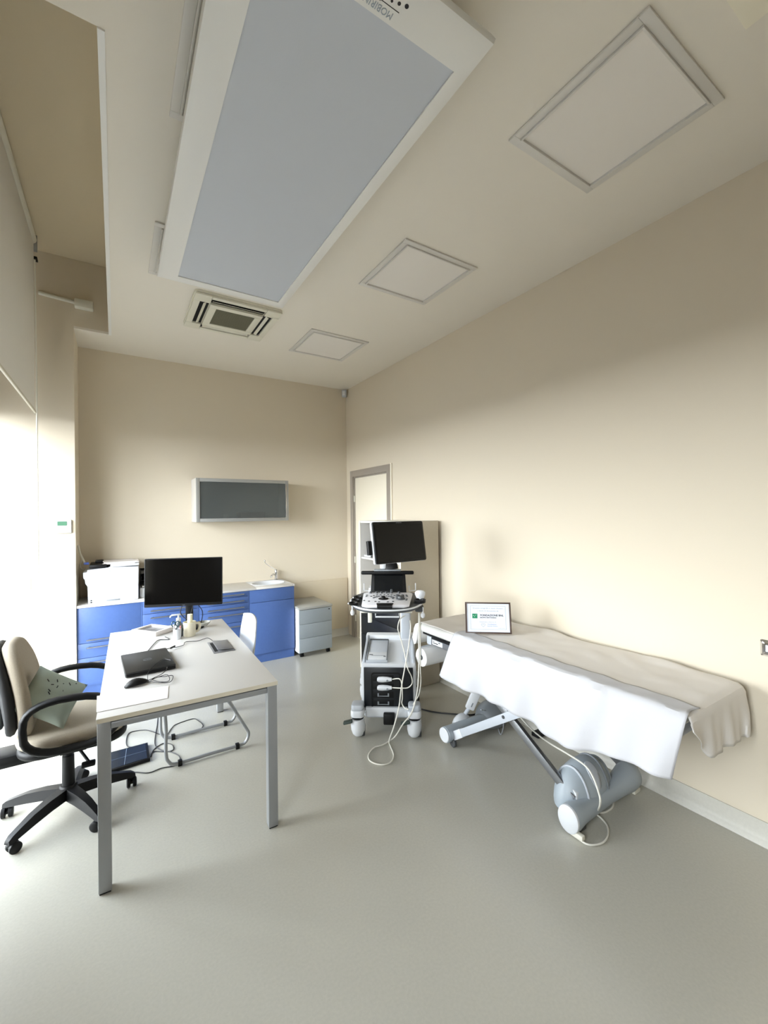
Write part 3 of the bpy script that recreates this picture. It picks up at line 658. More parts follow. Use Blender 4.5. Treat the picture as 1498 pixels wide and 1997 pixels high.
# ================================================================== FLOOR UNDER DESK
fp = root('floor_panel', 'dark flat panel with pale cross lines lying on the floor under the desk', 'panel', (.05, 3.28, 0), math.radians(2))
q = [at(*p, Z=.02) for p in ((188, 1512), (293, 1479), (288, 1448), (205, 1470))]
ctr = sum(q, V())/4; 
g = G(); lo = [V((p.x, p.y, .001)) for p in q]; hi = [V((p.x, p.y, .022)) for p in q]; g.rings([lo, hi]); g._bev(list(g.b.verts), .004); sl = mk('slab', g, BLACK, fp)
hi2 = [ctr.lerp(p, .88) for p in q]; g = G(); g.rings([[V((p.x, p.y, .0225)) for p in hi2], [V((p.x, p.y, .0235)) for p in hi2]]); mk('glass_top', g, SLAB, fp, smooth=False)
mid = lambda a, b: (a+b)/2
g = G()
for a, b in ((mid(hi2[0], hi2[3]), mid(hi2[1], hi2[2])), (mid(hi2[0], hi2[1]), mid(hi2[2], hi2[3]))):
    g.tube([V((a.x, a.y, .0235)), V((b.x, b.y, .0235))], .0016, smooth=False, seg=6)
mk('cross_lines', g, SLABL, fp)
cab([(262, 1457), (248, 1455), (247, 1440), (255, 1428), (285, 1424), (311, 1432)], .004, .003, CABLEB, 'floor_cable', 'dark cable arching behind the dark floor panel')
cab([(309, 1390), (307, 1412), (302, 1450), (315, 1463), (335, 1467), (351, 1477), (343, 1492), (315, 1498), (290, 1507), (262, 1506), (214, 1508)], .004, .003, CABLEB, 'floor_cable', 'dark looping cable on the floor between the two chair runners and the office chair')
cab([(322, 1440), (335, 1420), (345, 1412), (375, 1402), (386, 1405), (396, 1416), (380, 1428), (361, 1432)], .004, .003, CABLEB, 'floor_cable', 'dark loop of cable on the floor behind the white chair')
cab([(295, 1475), (300, 1462), (318, 1450), (335, 1452), (338, 1462), (325, 1466), (300, 1466), (294, 1476)], .004, .003, CABLEB, 'floor_cable', 'small closed loop of dark cable beside the dark floor panel')

# ================================================================== WHITE VISITOR CHAIR
ch = root('visitor_chair', 'white chair with grey tubular sled frame at the right side of the desk', 'chair', (.62, 3.2, 0), 0)
# runs along X: seat to the left under the desk, back to the right
ny, fy = 2.995, 3.37
def side(y, inward):
    g = G(); z0 = .018
    pts = [(.335, y+inward*.02, .44), (.258, y, .40), (.256, y, .10), (.27, y, .045), (.315, y, z0), (.52, y, z0), (.70, y, z0), (.745, y, .03), (.765, y, .075), (.745, y, .13), (.62, y, .36), (.56, y+inward*.02, .44)]
    # straight runs kept straight by doubling points
    P = [V(pts[0]), V(pts[1]), V(pts[1]).lerp(V(pts[2]), .5), V(pts[2]), V(pts[3]), V(pts[4]), V(pts[5]), V(pts[6]), V(pts[7]), V(pts[8]), V(pts[9]), V(pts[10]), V(pts[11])]
    g.tube(P, .0105, seg=10); lg = mk('leg_frame', g, STEEL, ch)
    for x in (.335, .69): mk('glide', G().box(x-.012, x+.012, y-.014, y+.014, .001, .034, .002), BLACK, lg)
side(ny, 1); side(fy, -1)
g = G(); g.cyl((.30, ny+.02, .432), (.30, fy-.02, .432), .009); g.cyl((.60, ny+.02, .432), (.60, fy-.02, .432), .009); mk('cross_tube', g, STEEL, ch)
g = G()
def seatf(u, v):
    x = .25+.50*u; y = ny-.03+(fy-ny+.0)*v; e = abs(v-.5)*2
    return V((x, y, .448+.012*e**3+(.0 if u < .85 else (u-.85)*.25)-.02*max(0, .12-u)/.12))
g.grid(seatf, 18, 12); mk('seat', g, WHITE, ch, solid=.014)
g = G()
yb0, yb1 = 3.53, 4.03
def backf(u, v):
    z = .45+.405*u; yy0, yy1 = 2.915, 3.285
    k = 1-.16*(max(0, u-.55)/.45)**2*1.0
    y = (yy0+yy1)/2+(yy1-yy0)/2*(2*v-1)*k; c_ = (2*v-1)
    zz_ = z+.02*(1-c_*c_)*u
    return V((.755+.055*u+.020*(1-c_*c_), y, zz_))
g.grid(backf, 14, 14); mk('backrest', g, WHITE, ch, solid=.014)

# ================================================================== OFFICE CHAIR
oc = root('office_chair', 'black swivel office chair with beige padding left of the desk', 'chair', (-.227, 2.875, 0), 0)
cx, cy = -.227, 2.875
tips = [V((cx+.3*math.cos(math.radians(155+72*k)), cy+.3*math.sin(math.radians(155+72*k)), .075)) for k in range(5)]
g = G(); g.lathe((cx, cy, .085), [(.001, -.01), (.045, -.01), (.05, .03), (.036, .06), (.001, .06)]); sb_ = mk('star_base', g, BLACK, oc)
for k, t_ in enumerate(tips):
    t_ = V((t_.x, t_.y, .075)); d_ = (t_-V((cx, cy, .075))); t_ = V((cx, cy, .075))+d_.normalized()*min(.31, max(.27, d_.length))
    d_ = (t_-V((cx, cy, .075))).normalized(); s_ = d_.cross(V((0, 0, 1)))
    secs = []
    for f_, wd, h0, h1 in ((.03, .036, .085, .135), (.12, .030, .080, .130), (.20, .025, .070, .117), (.26, .021, .060, .098), (.30, .020, .054, .084), (.318, .016, .054, .070)):
        p = V((cx, cy, 0))+d_*f_; secs.append([p+s_*wd+V((0, 0, h0)), p+s_*wd*.7+V((0, 0, h1)), p-s_*wd*.7+V((0, 0, h1)), p-s_*wd+V((0, 0, h0))])
    g = G(); g.rings(secs); ar = mk('base_arm', g, BLACK, oc, ang=60)
    e = V((cx, cy, 0))+d_*.30; ax = V((math.cos(k*2.1), math.sin(k*2.1), 0)); n_ = ax.cross(V((0, 0, 1)))
    g = G(); e2 = e+n_*.012
    for sg in (-1, 1): g.lathe(e2+ax*.006*sg+V((0, 0, .0265)), [(.001, 0), (.022, 0), (.026, .003), (.026, .016), (.020, .020), (.001, .020)], ax=ax*sg, seg=20)
    g.cyl(e2-ax*.007+V((0, 0, .0265)), e2+ax*.007+V((0, 0, .0265)), .010); g.cyl(e+V((0, 0, .03)), e+V((0, 0, .058)), .011)
    mk('castor', g, BLACK, oc)
g = G(); g.cyl((cx, cy, .14), (cx, cy, .30), .029, .027); g.cyl((cx, cy, .30), (cx, cy, .40), .020); mk('gas_column', g, BLACK, oc)
g = G(); g.box(cx-.13, cx+.11, cy-.075, cy+.075, .355, .4015, .012); g.cyl((cx+.02, cy-.02, .385), (cx+.10, cy-.20, .33), .007); g.box(cx+.07, cx+.13, cy-.235, cy-.195, .315, .335, .006); mk('mechanism', g, BLACK, oc)
def rsh(x0_, x1_, y0_, y1_, z0_, z1_, rc, be, m4=None):
    g = G(); g.prism(rr(x0_, x1_, y0_, y1_, rc, 8), z0_, z1_, 'z', mx=m4)
    es = [e for e in g.b.edges if abs(e.verts[0].co.z-e.verts[1].co.z) < 1e-5] if m4 is None else []
    if be: bmesh.ops.bevel(g.b, geom=es, offset=be, segments=3, affect='EDGES', profile=.5)
    return g
mk('seat_shell', rsh(-.425, .045, cy-.225, cy+.225, .402, .445, .12, .018), BLACK, oc, ang=50)
mk('seat_cushion', rsh(-.43, .050, cy-.23, cy+.23, .4455, .505, .13, .024), BEIGE, oc, ang=60)
# backrest: built in the YZ plane and leaned back
def backpad(x0_, th, hw, z0_, z1_, be, m, name):
    g = G(); pts = []
    n = 40
    for i in range(n):
        a = 2*PI*i/n; c_, s_ = math.cos(a), math.sin(a); y = hw*(abs(c_)**.55)*(1 if c_ >= 0 else -1); z = (abs(s_)**.6)*(1 if s_ >= 0 else -1)
        y *= 1-.16*max(0, z); pts.append((y, (z0_+z1_)/2+z*(z1_-z0_)/2))
    L_ = []
    for dx, k in ((0, .90), (th*.15, .97), (th*.5, 1), (th*.85, .97), (th, .90)):
        L_.append([V((x0_+dx-(.06*(z-.45)/.5)+.05*(y/hw)**2*.5+.015*math.sin((z-.45)*6), cy+y*k, (z0_+z1_)/2+(z-(z0_+z1_)/2)*k)) for y, z in pts])
    g.rings(L_); return mk(name, g, m, oc, ang=60)
backpad(-.475, .045, .20, .50, .955, .01, SOFTB, 'back_shell')
backpad(-.427, .060, .205, .485, .965, .02, BEIGE, 'back_cushion')
g = G(); g.tube([(-.32, cy, .375), (-.42, cy, .355), (-.50, cy, .36), (-.545, cy, .43), (-.53, cy, .52), (-.515, cy, .62), (-.49, cy, .74)], .02, flat=(.026, .026, (0, 1, 0)))
g.box(-.56, -.33, cy-.075, cy+.075, .335, .401, .022); mk('back_support', g, BLACK, oc)
mk('support_cover', G().box(-.545, -.485, cy-.05, cy+.05, .52, .72, .02), DGREY, oc)
def armloop(y):
    g = G(); n = 28; P = []
    for i in range(n):
        a = 2*PI*i/n; c_, s_ = math.cos(a), math.sin(a)
        x = -.185+.195*(abs(c_)**.85)*(1 if c_ >= 0 else -1); z = .570+.125*(abs(s_)**.75)*(1 if s_ >= 0 else -1)+.05*c_*-1*(1 if s_ > 0 else -.4)*.3
        P.append((x, y, z))
    g.tube(P, .02, seg=12, closed=True, smooth=False)
    g2 = G(); rs = []
    for i in range(n):
        p = V(P[i]); q_ = (V(P[(i+1) % n])-V(P[i-1])).normalized(); nr = q_.cross(V((0, 1, 0)))
        rs.append([p+nr*.0165*math.cos(t)+V((0, 1, 0))*.026*math.sin(t) for t in [2*PI*k/12 for k in range(12)]])
    g.b.free(); g2.rings(rs, closed=True); return mk('armrest', g2, BLACK, oc, ang=60)
armloop(cy-.262); armloop(cy+.262)
g = G(); g.box(-.24, -.14, cy-.26, cy+.26, .436, .4445, .002); g = G(); g.box(-.24, -.13, cy-.275, cy-.226, .425, .455, .006); g.box(-.24, -.13, cy+.226, cy+.275, .425, .455, .006); mk('arm_mount', g, BLACK, oc)
# pillow
def pillow(name, c_, w_, h_, t_, mx, m, label):
    g = G(); nn = 16
    for sg in (1, -1):
        def f(u, v):
            a, b = 2*u-1, 2*v-1; e = max(0, (1-a**4))*max(0, (1-b**4)); pin = 1-.10*(1-a*a)*b*b-.10*(1-b*b)*a*a
            return mx @ V((a*w_/2*(1-.07*(1-b*b)), b*h_/2*(1-.07*(1-a*a)), sg*t_/2*e**.5+.004*math.sin(9*a+3*b)*e))
        g.grid(f, nn, nn)
    bmesh.ops.remove_doubles(g.b, verts=g.b.verts, dist=.0008); bmesh.ops.recalc_face_normals(g.b, faces=g.b.faces)
    r_ = root(name, label, 'pillow', c_); mk('cover', g, m, r_, world=False, ang=80); return r_
mx = Matrix.Rotation(math.radians(-8), 4, 'Z') @ Matrix.Rotation(math.radians(-62), 4, 'Y') @ Matrix.Rotation(math.radians(48), 4, 'Z')
mx = Matrix.Rotation(math.radians(24), 4, 'Z') @ Matrix.Rotation(math.radians(62), 4, 'Y') @ Matrix.Rotation(math.radians(40), 4, 'Z')
_n = V((.46, -.665, .58)).normalized(); _up = (V((0, 0, 1))-_n*_n.z).normalized(); _sd = _up.cross(_n).normalized(); _c, _s = math.cos(math.radians(43)), math.sin(math.radians(43))
_x = _sd*_c+_up*_s; _y = -_sd*_s+_up*_c; mx = Matrix(((_x.x, _y.x, _n.x, 0), (_x.y, _y.y, _n.y, 0), (_x.z, _y.z, _n.z, 0), (0, 0, 0, 1)))
pil = pillow('cushion', (-.288, 2.79, .660), .255, .255, .09, mx, GREEN, 'sage green cushion with small dark print leaning on the office chair back')
g = G()
for k, (u, v) in enumerate(((.02, .01), (.03, .03), (.0, .04), (.05, .02), (.055, -.01), (.07, -.03), (-.02, .02), (.08, -.06), (.03, -.02), (.04, .055))):
    p0 = mx @ V((u, v, .053-.003*k*.3)); p1 = mx @ V((u+.012*math.cos(k*2), v+.014*math.sin(k*2.3), .0535-.003*k*.3)); g.tube([p0, p1], .0022, smooth=False, seg=5)
mk('printed_motif', g, INK, pil, world=False)

# ================================================================== ULTRASOUND MACHINE
UR = math.atan2(-.229, .321)
us = root('ultrasound_machine', 'white and black ultrasound machine on castors in the middle of the room', 'medical machine', (1.60, 2.54, 0), UR)
def U(name, g, m, parent=None, **k): return mk(name, g, m, parent or us, world=False, **k)
# base and feet
g = G(); g.box(-.15, .155, .06, .10, .125, .190, .006); U('front_beam', g, WHITE)
g = G(); g.prism(rr(-.17, .19, .10, .62, .05), .10, .15, 'z', bev=.006); U('chassis', g, LGREY)
for sx, c0 in ((-1, -.2), (1, .203)):
    for yy in (0.02, .60):
        g = G(); g.prism(rr(c0-.048, c0+.048, yy-.045, yy+.06, .03), .150, .200, 'z', bev=.010)
        ft = U('foot_cover', g, WHITE)
        g = G(); g.prism(rr(c0-.044, c0+.044, yy-.040, yy+.060, .025), .2005, .240, 'z', bev=.012); U('foot_cap', g, LGREY, ft)
        g = G(); g.lathe((c0, yy, .138), [(.001, 0), (.042, 0), (.042, .010), (.001, .010)]); U('castor_ring', g, BLACK, ft)
        g = G()
        # white shroud of the castor, a rounded hood seen from the front
        secs = []
        for z, wx, wy, oy in ((.138, .046, .048, 0), (.10, .052, .056, .004), (.06, .050, .056, .01), (.03, .042, .048, .014), (.012, .028, .030, .016)):
            secs.append([V((c0+sx*-.004*(1-z/.138)+wx*math.cos(2*PI*i/20), yy+oy-.01+wy*math.sin(2*PI*i/20), z)) for i in range(20)])
        g.rings(secs); cs = U('castor_hood', g, WHITE, ft, ang=60)
        g = G(); g.lathe((c0+.012, yy+.022, .0455), [(.001, 0), (.038, 0), (.045, .006), (.045, .030), (.038, .036), (.001, .036)], ax=(1, 0, 0)); U('wheel', g, DGREY, ft)
        g = G(); m4 = Matrix.Translation((c0-.062, yy-.045, .128)) @ Matrix.Rotation(-.25, 4, 'Y'); g.box(-.035, .03, -.02, .02, -.009, .009, .006, mx=m4); U('brake_pedal', g, mat('green_grey_plastic', (.20, .25, .23), .5), ft) if yy < .3 else g.b.free()
g = G(); g.box(-.018, .062, .02, .058, .085, .165, .008); pd = U('centre_pedal', g, BLACK)
# body shell: tapered sections bottom to top
def usec(z, x0_, x1_, y0_, y1_, r_=.03): return [V((a, b, z)) for a, b in rr(x0_, x1_, y0_, y1_, r_, 4)]
g = G(); g.rings([usec(.151, -.178, .215, .105, .56), usec(.20, -.182, .218, .10, .57), usec(.40, -.188, .222, .10, .57), usec(.475, -.184, .220, .10, .565)])
U('lower_body', g, WHITE, ang=50)
g = G()  # sloping upper body
pr = [(.10, .4755), (.57, .4755), (.57, .58), (.52, .605), (.47, .595), (.46, .56), (.10, .492)]
g.prism(pr, -.180, .216, 'x', bev=.012); U('upper_body', g, WHITE, ang=50)
# raised side rims on the sloping top
for x in (-.172, .190):
    g = G(); g.prism([(.11, .490), (.46, .558), (.46, .600), (.44, .602), (.13, .518)], x, x+.018, 'x', bev=.006); U('side_rim', g, LGREY)
m4 = Matrix.Translation((0, .10, .4935)) @ Matrix.Rotation(math.atan2(.068, .36), 4, 'X')
g = G(); g.box(-.148, .012, .01, .33, .0, .022, .006, mx=m4); g_ = U('thermal_printer', g, LGREY)
g = G(); g.box(-.140, .004, .014, .12, .0225, .0265, .002, mx=m4); U('paper_door', g, WHITE, g_)
g = G(); g.box(-.142, -.138, .01, .32, .0225, .030, mx=m4); g.box(.0045, .0085, .01, .32, .0225, .030, mx=m4); g.box(-.138, .0045, .315, .322, .0225, .03, mx=m4); g.box(-.128, -.10, .078, .086, .0268, .0278, mx=m4); g.box(-.11, -.01, .066, .069, .0268, .0275, mx=m4); g.box(-.02, -.003, .052, .060, .0268, .0278, mx=m4); U('printer_marks', g, DGREY, g_)
g = G(); g.box(.12, .165, .03, .16, .0, .006, .002, mx=m4); U('info_sticker', g, LGREY)
# front connector panel
g = G(); g.box(-.162, .196, .086, .0995, .158, .470, .004); fpn = U('front_panel', g, mat('panel_black', (.06, .075, .095), .35))
g = G(); ring = rr(-.108, .105, .178, .435, .02); ring2 = rr(-.100, .097, .186, .427, .016)
g.rings([[V((a, .0855, b)) for a, b in ring], [V((a, .080, b)) for a, b in ring], [V((a, .080, b)) for a, b in ring2], [V((a, .0855, b)) for a, b in ring2]], closed=True); U('connector_bezel', g, BLACK, fpn)
for k, z in enumerate((.395, .335, .275, .215)):
    pl = U('probe_socket', G().box(-.095, .055, .0835, .0858, z-.022, z+.022, .001), BLACK, fpn)
    if k > 1:
        g = G(); g.box(-.062, -.052, .078, .0833, z-.012, z+.012, .001); g.box(.012, .022, .078, .0833, z-.012, z+.012, .001); g.box(-.055, .015, .079, .0833, z-.011, z-.007); U('socket_latch', g, GREY, pl)
g = G(); g.box(-.13, .17, .07, .0995, .135, .157, .008); U('bumper_strip', g, LGREY)
# connector hoods in the top two sockets, white
for z in (.395, .335):
    g = G(); secs = []
    for t_, hh, yo in ((0, .010, 0), (.08, .018, 0), (.35, .021, 0), (.7, .018, 0), (1, .011, 0)):
        x = -.062+.105*t_; secs.append([V((x, .064+.018*math.cos(2*PI*i/16), z-.002*(1-t_)+hh*math.sin(2*PI*i/16))) for i in range(16)])
    g.rings(secs); cn = U('probe_connector', g, WHITE, ang=60)
    g = G(); g.cyl((.012, .045, z-.004), (.012, .0475, z-.004), .008, seg=14); U('lock_dial', g, GREY, cn)
# column
g = G(); g.prism(rr(.105, .185, .36, .44, .015), .60, .93, 'z', bev=.004); U('column', g, LGREY)
g = G(); g.prism(rr(.120, .175, .37, .43, .012), .86, .94, 'z', bev=.004); U('column_sleeve', g, WHITE2)
# console platform
def dshape(k, off=0):
    pts = []
    for i in range(41):
        a = PI+PI*i/40; c_, s_ = math.cos(a), math.sin(a)
        pts.append((.017+(.256+off)*(abs(c_)**.75)*(1 if c_ >= 0 else -1), .12+(.285+off)*s_))
    pts += [(.273+off, .20), (.20, .30), (-.17, .30), (-.239-off, .20)]
    return pts
g = G(); g.prism(dshape(0), .915, .946, 'z', bev=.006, mx=Matrix.Translation((0, 0, .027)) @ Matrix.Rotation(math.radians(3), 4, 'X')); pf_ = U('console_platform', g, DGREY, ang=50)
m3 = Matrix.Translation((0, 0, .027)) @ Matrix.Rotation(math.radians(3), 4, 'X')
g = G(); pts = dshape(0, .004)[:41]; g.tube([m3 @ V((a, b, .937)) for a, b in pts], .006, smooth=False, seg=8); U('white_rim', g, WHITE, pf_)
g = G(); g.prism([(-.142, -.12), (-.11, -.145), (.14, -.145), (.175, -.12), (.200, .19), (.18, .215), (-.14, .215), (-.162, .19)], .9465, .966, 'z', bev=.006, mx=m3); kb = U('control_panel', g, mat('console_white', (.87, .87, .89), .35), ang=50)
zk = .9662
g = G(); g.prism([(-.035, -.172), (.058, -.172), (.070, -.105), (-.045, -.105)], zk-.018, zk+.006, 'z', bev=.006, mx=m3); U('palm_rest', g, BLACK, kb)
g = G(); g.lathe(m3 @ V((-.005, .02, zk)), [(.001, 0), (.035, 0), (.035, .004), (.024, .006), (.022, .003), (.001, .003)]); g.ball(m3 @ V((-.005, .02, zk+.004)), .018); U('trackball', g, BLACK, kb)
g = G(); g.lathe(m3 @ V((.115, .015, zk)), [(.001, 0), (.032, 0), (.032, .005), (.022, .008), (.020, .022), (.001, .024)]); U('gain_knob', g, DGREY, kb)
g = G(); g.cyl(m3 @ V((.095, .055, zk)), m3 @ V((.095, .055, zk+.02)), .014); g.cyl(m3 @ V((.130, .058, zk)), m3 @ V((.130, .058, zk+.02)), .010); U('small_knob', g, DGREY, kb)
bts = []
for k in range(11): a = math.radians(20+k*14); bts.append((-.005-.075*math.cos(a), .02+.075*math.sin(a)))
for k in range(9): a = math.radians(30+k*15); bts.append((-.005-.105*math.cos(a), .03+.115*math.sin(a)*.95))
bts += [(-.135, -.03), (-.13, .085), (-.13, .12), (-.10, -.05), (-.055, -.055), (-.03, -.065), (.03, -.065), (.065, -.055), (.155, -.02), (.158, .01), (.16, .09), (.155, .12), (.05, .06), (.06, .02)]
for (x, y) in bts:
    g = G(); g.box(x-.007, x+.007, y-.005, y+.005, zk-.001, zk+.0045, .0018, mx=m3); U('button', g, DGREY, kb)
for x in (-.11, -.065, -.03, .005, .045, .10): 
    g = G(); g.cyl(m3 @ V((x, .185, zk)), m3 @ V((x, .185, zk+(.03 if x == .045 else .012))), .010, .008, seg=14); U('dial', g, DGREY, kb)
# probe holders left
for k in range(3):
    y = -.06+.08*k; x = -.205+.006*k
    g = G(); n = 20; g.rings([[m3 @ V((x+rx*math.cos(2*PI*i/n), y+ry*math.sin(2*PI*i/n), z)) for i in range(n)] for rx, ry, z in ((.030, .030, .948), (.034, .034, .962), (.026, .026, .962), (.022, .022, .949))]); U('probe_holder', g, BLACK, pf_)
    g = G(); g.ball(m3 @ V((x-.032, y-.012, .958)), .006); U('holder_tip', g, WHITE, pf_)
g = G(); g.rings([[m3 @ V((.248+rx*math.cos(2*PI*i/20), .01+rx*math.sin(2*PI*i/20), z)) for i in range(20)] for rx, z in ((.040, .945), (.042, .965), (.032, .965), (.028, .946))]); U('probe_holder', g, BLACK, pf_)
g = G(); g.prism(rr(.215, .275, -.05, .05, .02), .905, .939, 'z', bev=.006); U('cable_bracket', g, DGREY, pf_)
for x, y in ((-.232, .05), (.268, -.02)):
    g = G(); g.ball((x, y-.02, .882), .015, sz=1.4); g.cyl((x, y-.02, .89), (x, y-.02, .938), .006); U('cable_hook', g, WHITE, pf_)
# under console: keyboard drawer, handle, tongue
g = G(); g.box(-.155, .195, -.12, .16, .915, .928, .004); U('keyboard_drawer', g, WHITE2)
g = G(); g.tube([(-.055, -.10, .914), (-.055, -.115, .888), (.105, -.115, .888), (.105, -.10, .914)], .006, smooth=False); U('pull_handle', g, WHITE)
g = G(); g.box(-.116, -.088, -.03, .0, .825, .9145, .005); U('white_tongue', g, WHITE2)
g = G(); g.box(.06, .20, .165, .45, .905, .938, .01); U('arm_block', g, DGREY)
# touch screen
m4 = Matrix.Translation((.018, .255, 1.058)) @ Matrix.Rotation(math.radians(-18), 4, 'X')
g = G(); g.prism([(-.135, -.080), (.138, -.080), (.128, .085), (-.128, .085)], -.012, .012, 'y', bev=.004, mx=m4); ts = U('touch_screen', g, BLACK)
g = G(); g.box(-.108, .108, -.0130, -.0122, -.062, .078, mx=m4); U('display_glass', g, SCREEN, ts, smooth=False)
g = G(); g.box(-.05, .09, .0125, .10, -.09, .05, .02, mx=m4); U('screen_rear', g, WHITE, ts)
# handle bar
hb = U('handle_bar', G().box(-.190, .213, .228, .262, 1.124, 1.151, .010), BLACK, ang=50)
U('bar_plate', G().box(-.09, .115, .222, .27, 1.1515, 1.163, .003), GREY)
# neck
def arcpts(r_, n=10): return [(.02+r_*math.sin(a), 1.255+.0-r_*math.cos(a)+0) for a in [PI*.05+PI*.55*i/n for i in range(n+1)]]
g = G(); g.tube([(.045, .245, 1.164), (.042, .250, 1.185), (.025, .275, 1.215), (.015, .32, 1.245), (.04, .35, 1.29)], .03, flat=(.018, .05, (0, -1, .3)), seg=14); U('monitor_arm', g, BLACK, ang=60)
g = G(); g.box(-.045, .002, .235, .275, 1.1645, 1.222, .012); U('arm_cover', g, WHITE)
# monitor head
m4 = Matrix.Translation((.108, .26, 1.372)) @ Matrix.Rotation(math.radians(38), 4, 'Z') @ Matrix.Rotation(math.radians(-9), 4, 'X')
g = G(); g.prism(rr(-.242, .242, -.158, .158, .016), .006, .030, 'y', bev=.005, mx=m4); mh_ = U('monitor_shell', g, WHITE, ang=50)
g = G(); g.prism(rr(-.240, .240, -.156, .156, .016), -.010, .0055, 'y', bev=.004, mx=m4); bz = U('monitor_bezel', g, BLACK, mh_, ang=50)
g = G(); g.box(-.222, .222, -.0112, -.0102, -.138, .135, mx=m4); U('monitor_glass', g, BLACKG, mh_, smooth=False)
text('brand_lettering', 'SAMSUNG', .012, GREY, mh_, m4 @ Matrix.Translation((.0, -.0115, .146)) @ Matrix.Rotation(PI/2, 4, 'X'), depth=.0003)
g = G(); g.box(-.10, .10, .0305, .075, -.10, .08, .02, mx=m4); U('monitor_back', g, WHITE, mh_)
g = G(); g.box(-.275, -.244, .02, .05, -.085, .02, .004, mx=m4); U('side_module', g, BLACK, mh_)
# hooks behind the console
for x0_, sg in ((-.17, 1), (.225, -1)):
    g = G(); g.tube([(x0_, .26, 1.055), (x0_, .26, 1.0), (x0_+sg*.05, .26, .995), (x0_+sg*.05, .26, 1.035)], .004, smooth=False); U('wire_hook', g, WHITE)
U('gel_holder', G().box(-.135, -.105, .25, .29, .975, 1.02, .006), WHITE)
MU = rmat(us)
def uw(*p): return MU @ V(p)
# convex probe in right holder
pb = root('ultrasound_probe', 'white curved probe sitting in the right holder of the ultrasound console', 'probe', uw(.248, .01, .968), UR)
g = G(); secs = []
for z, wx, wy in ((-.03, .010, .010), (.0, .018, .016), (.02, .024, .018), (.034, .030, .020), (.05, .036, .022), (.066, .036, .020), (.076, .026, .014), (.080, .012, .006)):
    secs.append([V((.004+wx*math.cos(2*PI*i/20), wy*math.sin(2*PI*i/20)-.012*z/.1, z)) for i in range(20)])
g.rings(secs); mk('probe_body', g, WHITE, pb, world=False, ang=60)
def upx(px, py, dl):
    """point on the machine-facing plane dl metres behind its front castors"""
    n = V((.5808, .8141, 0)); base = V((1.60, 2.54, 0))+n*dl; d_ = _f+_r*((px-749)/FPX)-_u*((py-998.5)/FPX); o = V((0, 0, CAMH))
    return o+d_*((base-o).dot(n)/d_.dot(n))
g = G(); g.tube([upx(817, 1195, -.02), upx(817, 1230, -.04), upx(817, 1290, -.05), upx(815, 1340, -.05), upx(808, 1375, -.05), upx(800, 1395, -.06), upx(786, 1412, -.07), at(770, 1437, Z=.02), at(748, 1452, Z=.006), at(730, 1458, Z=.006), at(719, 1472, Z=.006), at(722, 1484, Z=.006), at(740, 1491, Z=.006), at(760, 1488, Z=.006), at(768, 1474, Z=.006), at(762, 1456, Z=.006), at(759, 1445, Z=.012), upx(768, 1418, -.08), upx(778, 1380, -.06), upx(783, 1340, -.04), upx(790, 1300, -.02), upx(797, 1260, -.02), upx(801, 1225, -.05), upx(800, 1210, .02)], .0045, seg=8)
mk('probe_cable', g, CABLEW, pb)
# cables of the two connectors
g = G(); g.tube([uw(.045, .064, .395), upx(779, 1324, .02), upx(784, 1336, .02), upx(785, 1360, .015), upx(784, 1372, .01), upx(790, 1381, -.01), upx(797, 1383, -.04)], .004, seg=8)
single('probe_cable', g, CABLEW, 'cream cable from the upper white connector bending down over the black panel', 'cable')
g = G(); g.tube([uw(.045, .064, .335), upx(782, 1342, .02), upx(796, 1341, .02), upx(804, 1332, .015), upx(802, 1318, .01), upx(795, 1303, .0), upx(788, 1270, .10), upx(780, 1240, .12), upx(776, 1225, .12), upx(780, 1208, .12), upx(790, 1200, .14)], .004, seg=8)
single('probe_cable', g, CABLEW, 'cream cable from the lower white connector looping right and up along the column', 'cable')
g = G(); g.tube([upx(819, 1195, .01), upx(820, 1250, .0), upx(820, 1300, .0), upx(821, 1330, .0), upx(817, 1355, .0), upx(808, 1370, .01), upx(801, 1385, .01)], .004, seg=8)
single('probe_cable', g, CABLEW, 'cream cable hanging straight down at the right side of the ultrasound machine', 'cable')
g = G(); g.tube([at(822, 1383, Z=.006), at(850, 1389, Z=.006), at(880, 1392, Z=.006), at(920, 1394, Z=.006), at(935, 1388, Z=.006), at(948, 1380, Z=.006), at(972, 1379, Z=.006), at(1000, 1385, Z=.006), at(1030, 1400, Z=.006), at(1060, 1420, Z=.006), at(1100, 1440, Z=.006)], .0055, seg=8)
single('mains_cable', g, CABLEB, 'black mains cable on the floor from the ultrasound machine to the treatment couch', 'cable')

# ================================================================== TREATMENT COUCH
bed = root('treatment_couch', 'white treatment couch with grey scissor frame along the right wall', 'couch', (2.22, 1.75, 0))
bx0, bx1, by0, by1 = 1.945, 2.530, .83, 2.60
g = G(); g.prism(rr(bx0, bx1, by0, by1, .04, 6), .692, .752, 'z', bev=.018); mk('mattress', g, VINYL, bed, ang=60)
g = G(); secs = []
for t_, zt_, zb_ in ((0, .748, .70), (.02, .748, .64), (.045, .735, .585), (.065, .70, .575), (.075, .66, .60)):
    secs.append([V((bx0+.002, by1+.0015+t_, zb_)), V((bx0-.008, by1+.0015+t_, (zb_+zt_)/2)), V((bx0+.002, by1+.0015+t_, zt_)), V((bx1-.002, by1+.0015+t_, zt_)), V((bx1-.002, by1+.0015+t_, zb_))])
g.rings(secs); mk('head_pad', g, VINYL, bed, ang=60)
mk('side_rail', G().box(1.955, 1.985, by0+.06, 2.465, .622, .676, .004), ALU, bed)
mk('side_rail', G().box(2.485, 2.515, by0+.06, 2.465, .622, .676, .004), ALU, bed)
mk('rail_gap_shade', G().box(1.953, 1.9545, 1.6, 2.46, .667, .6765), BLACK, bed, smooth=False)  # black strip stands in for the shaded gap above the rail
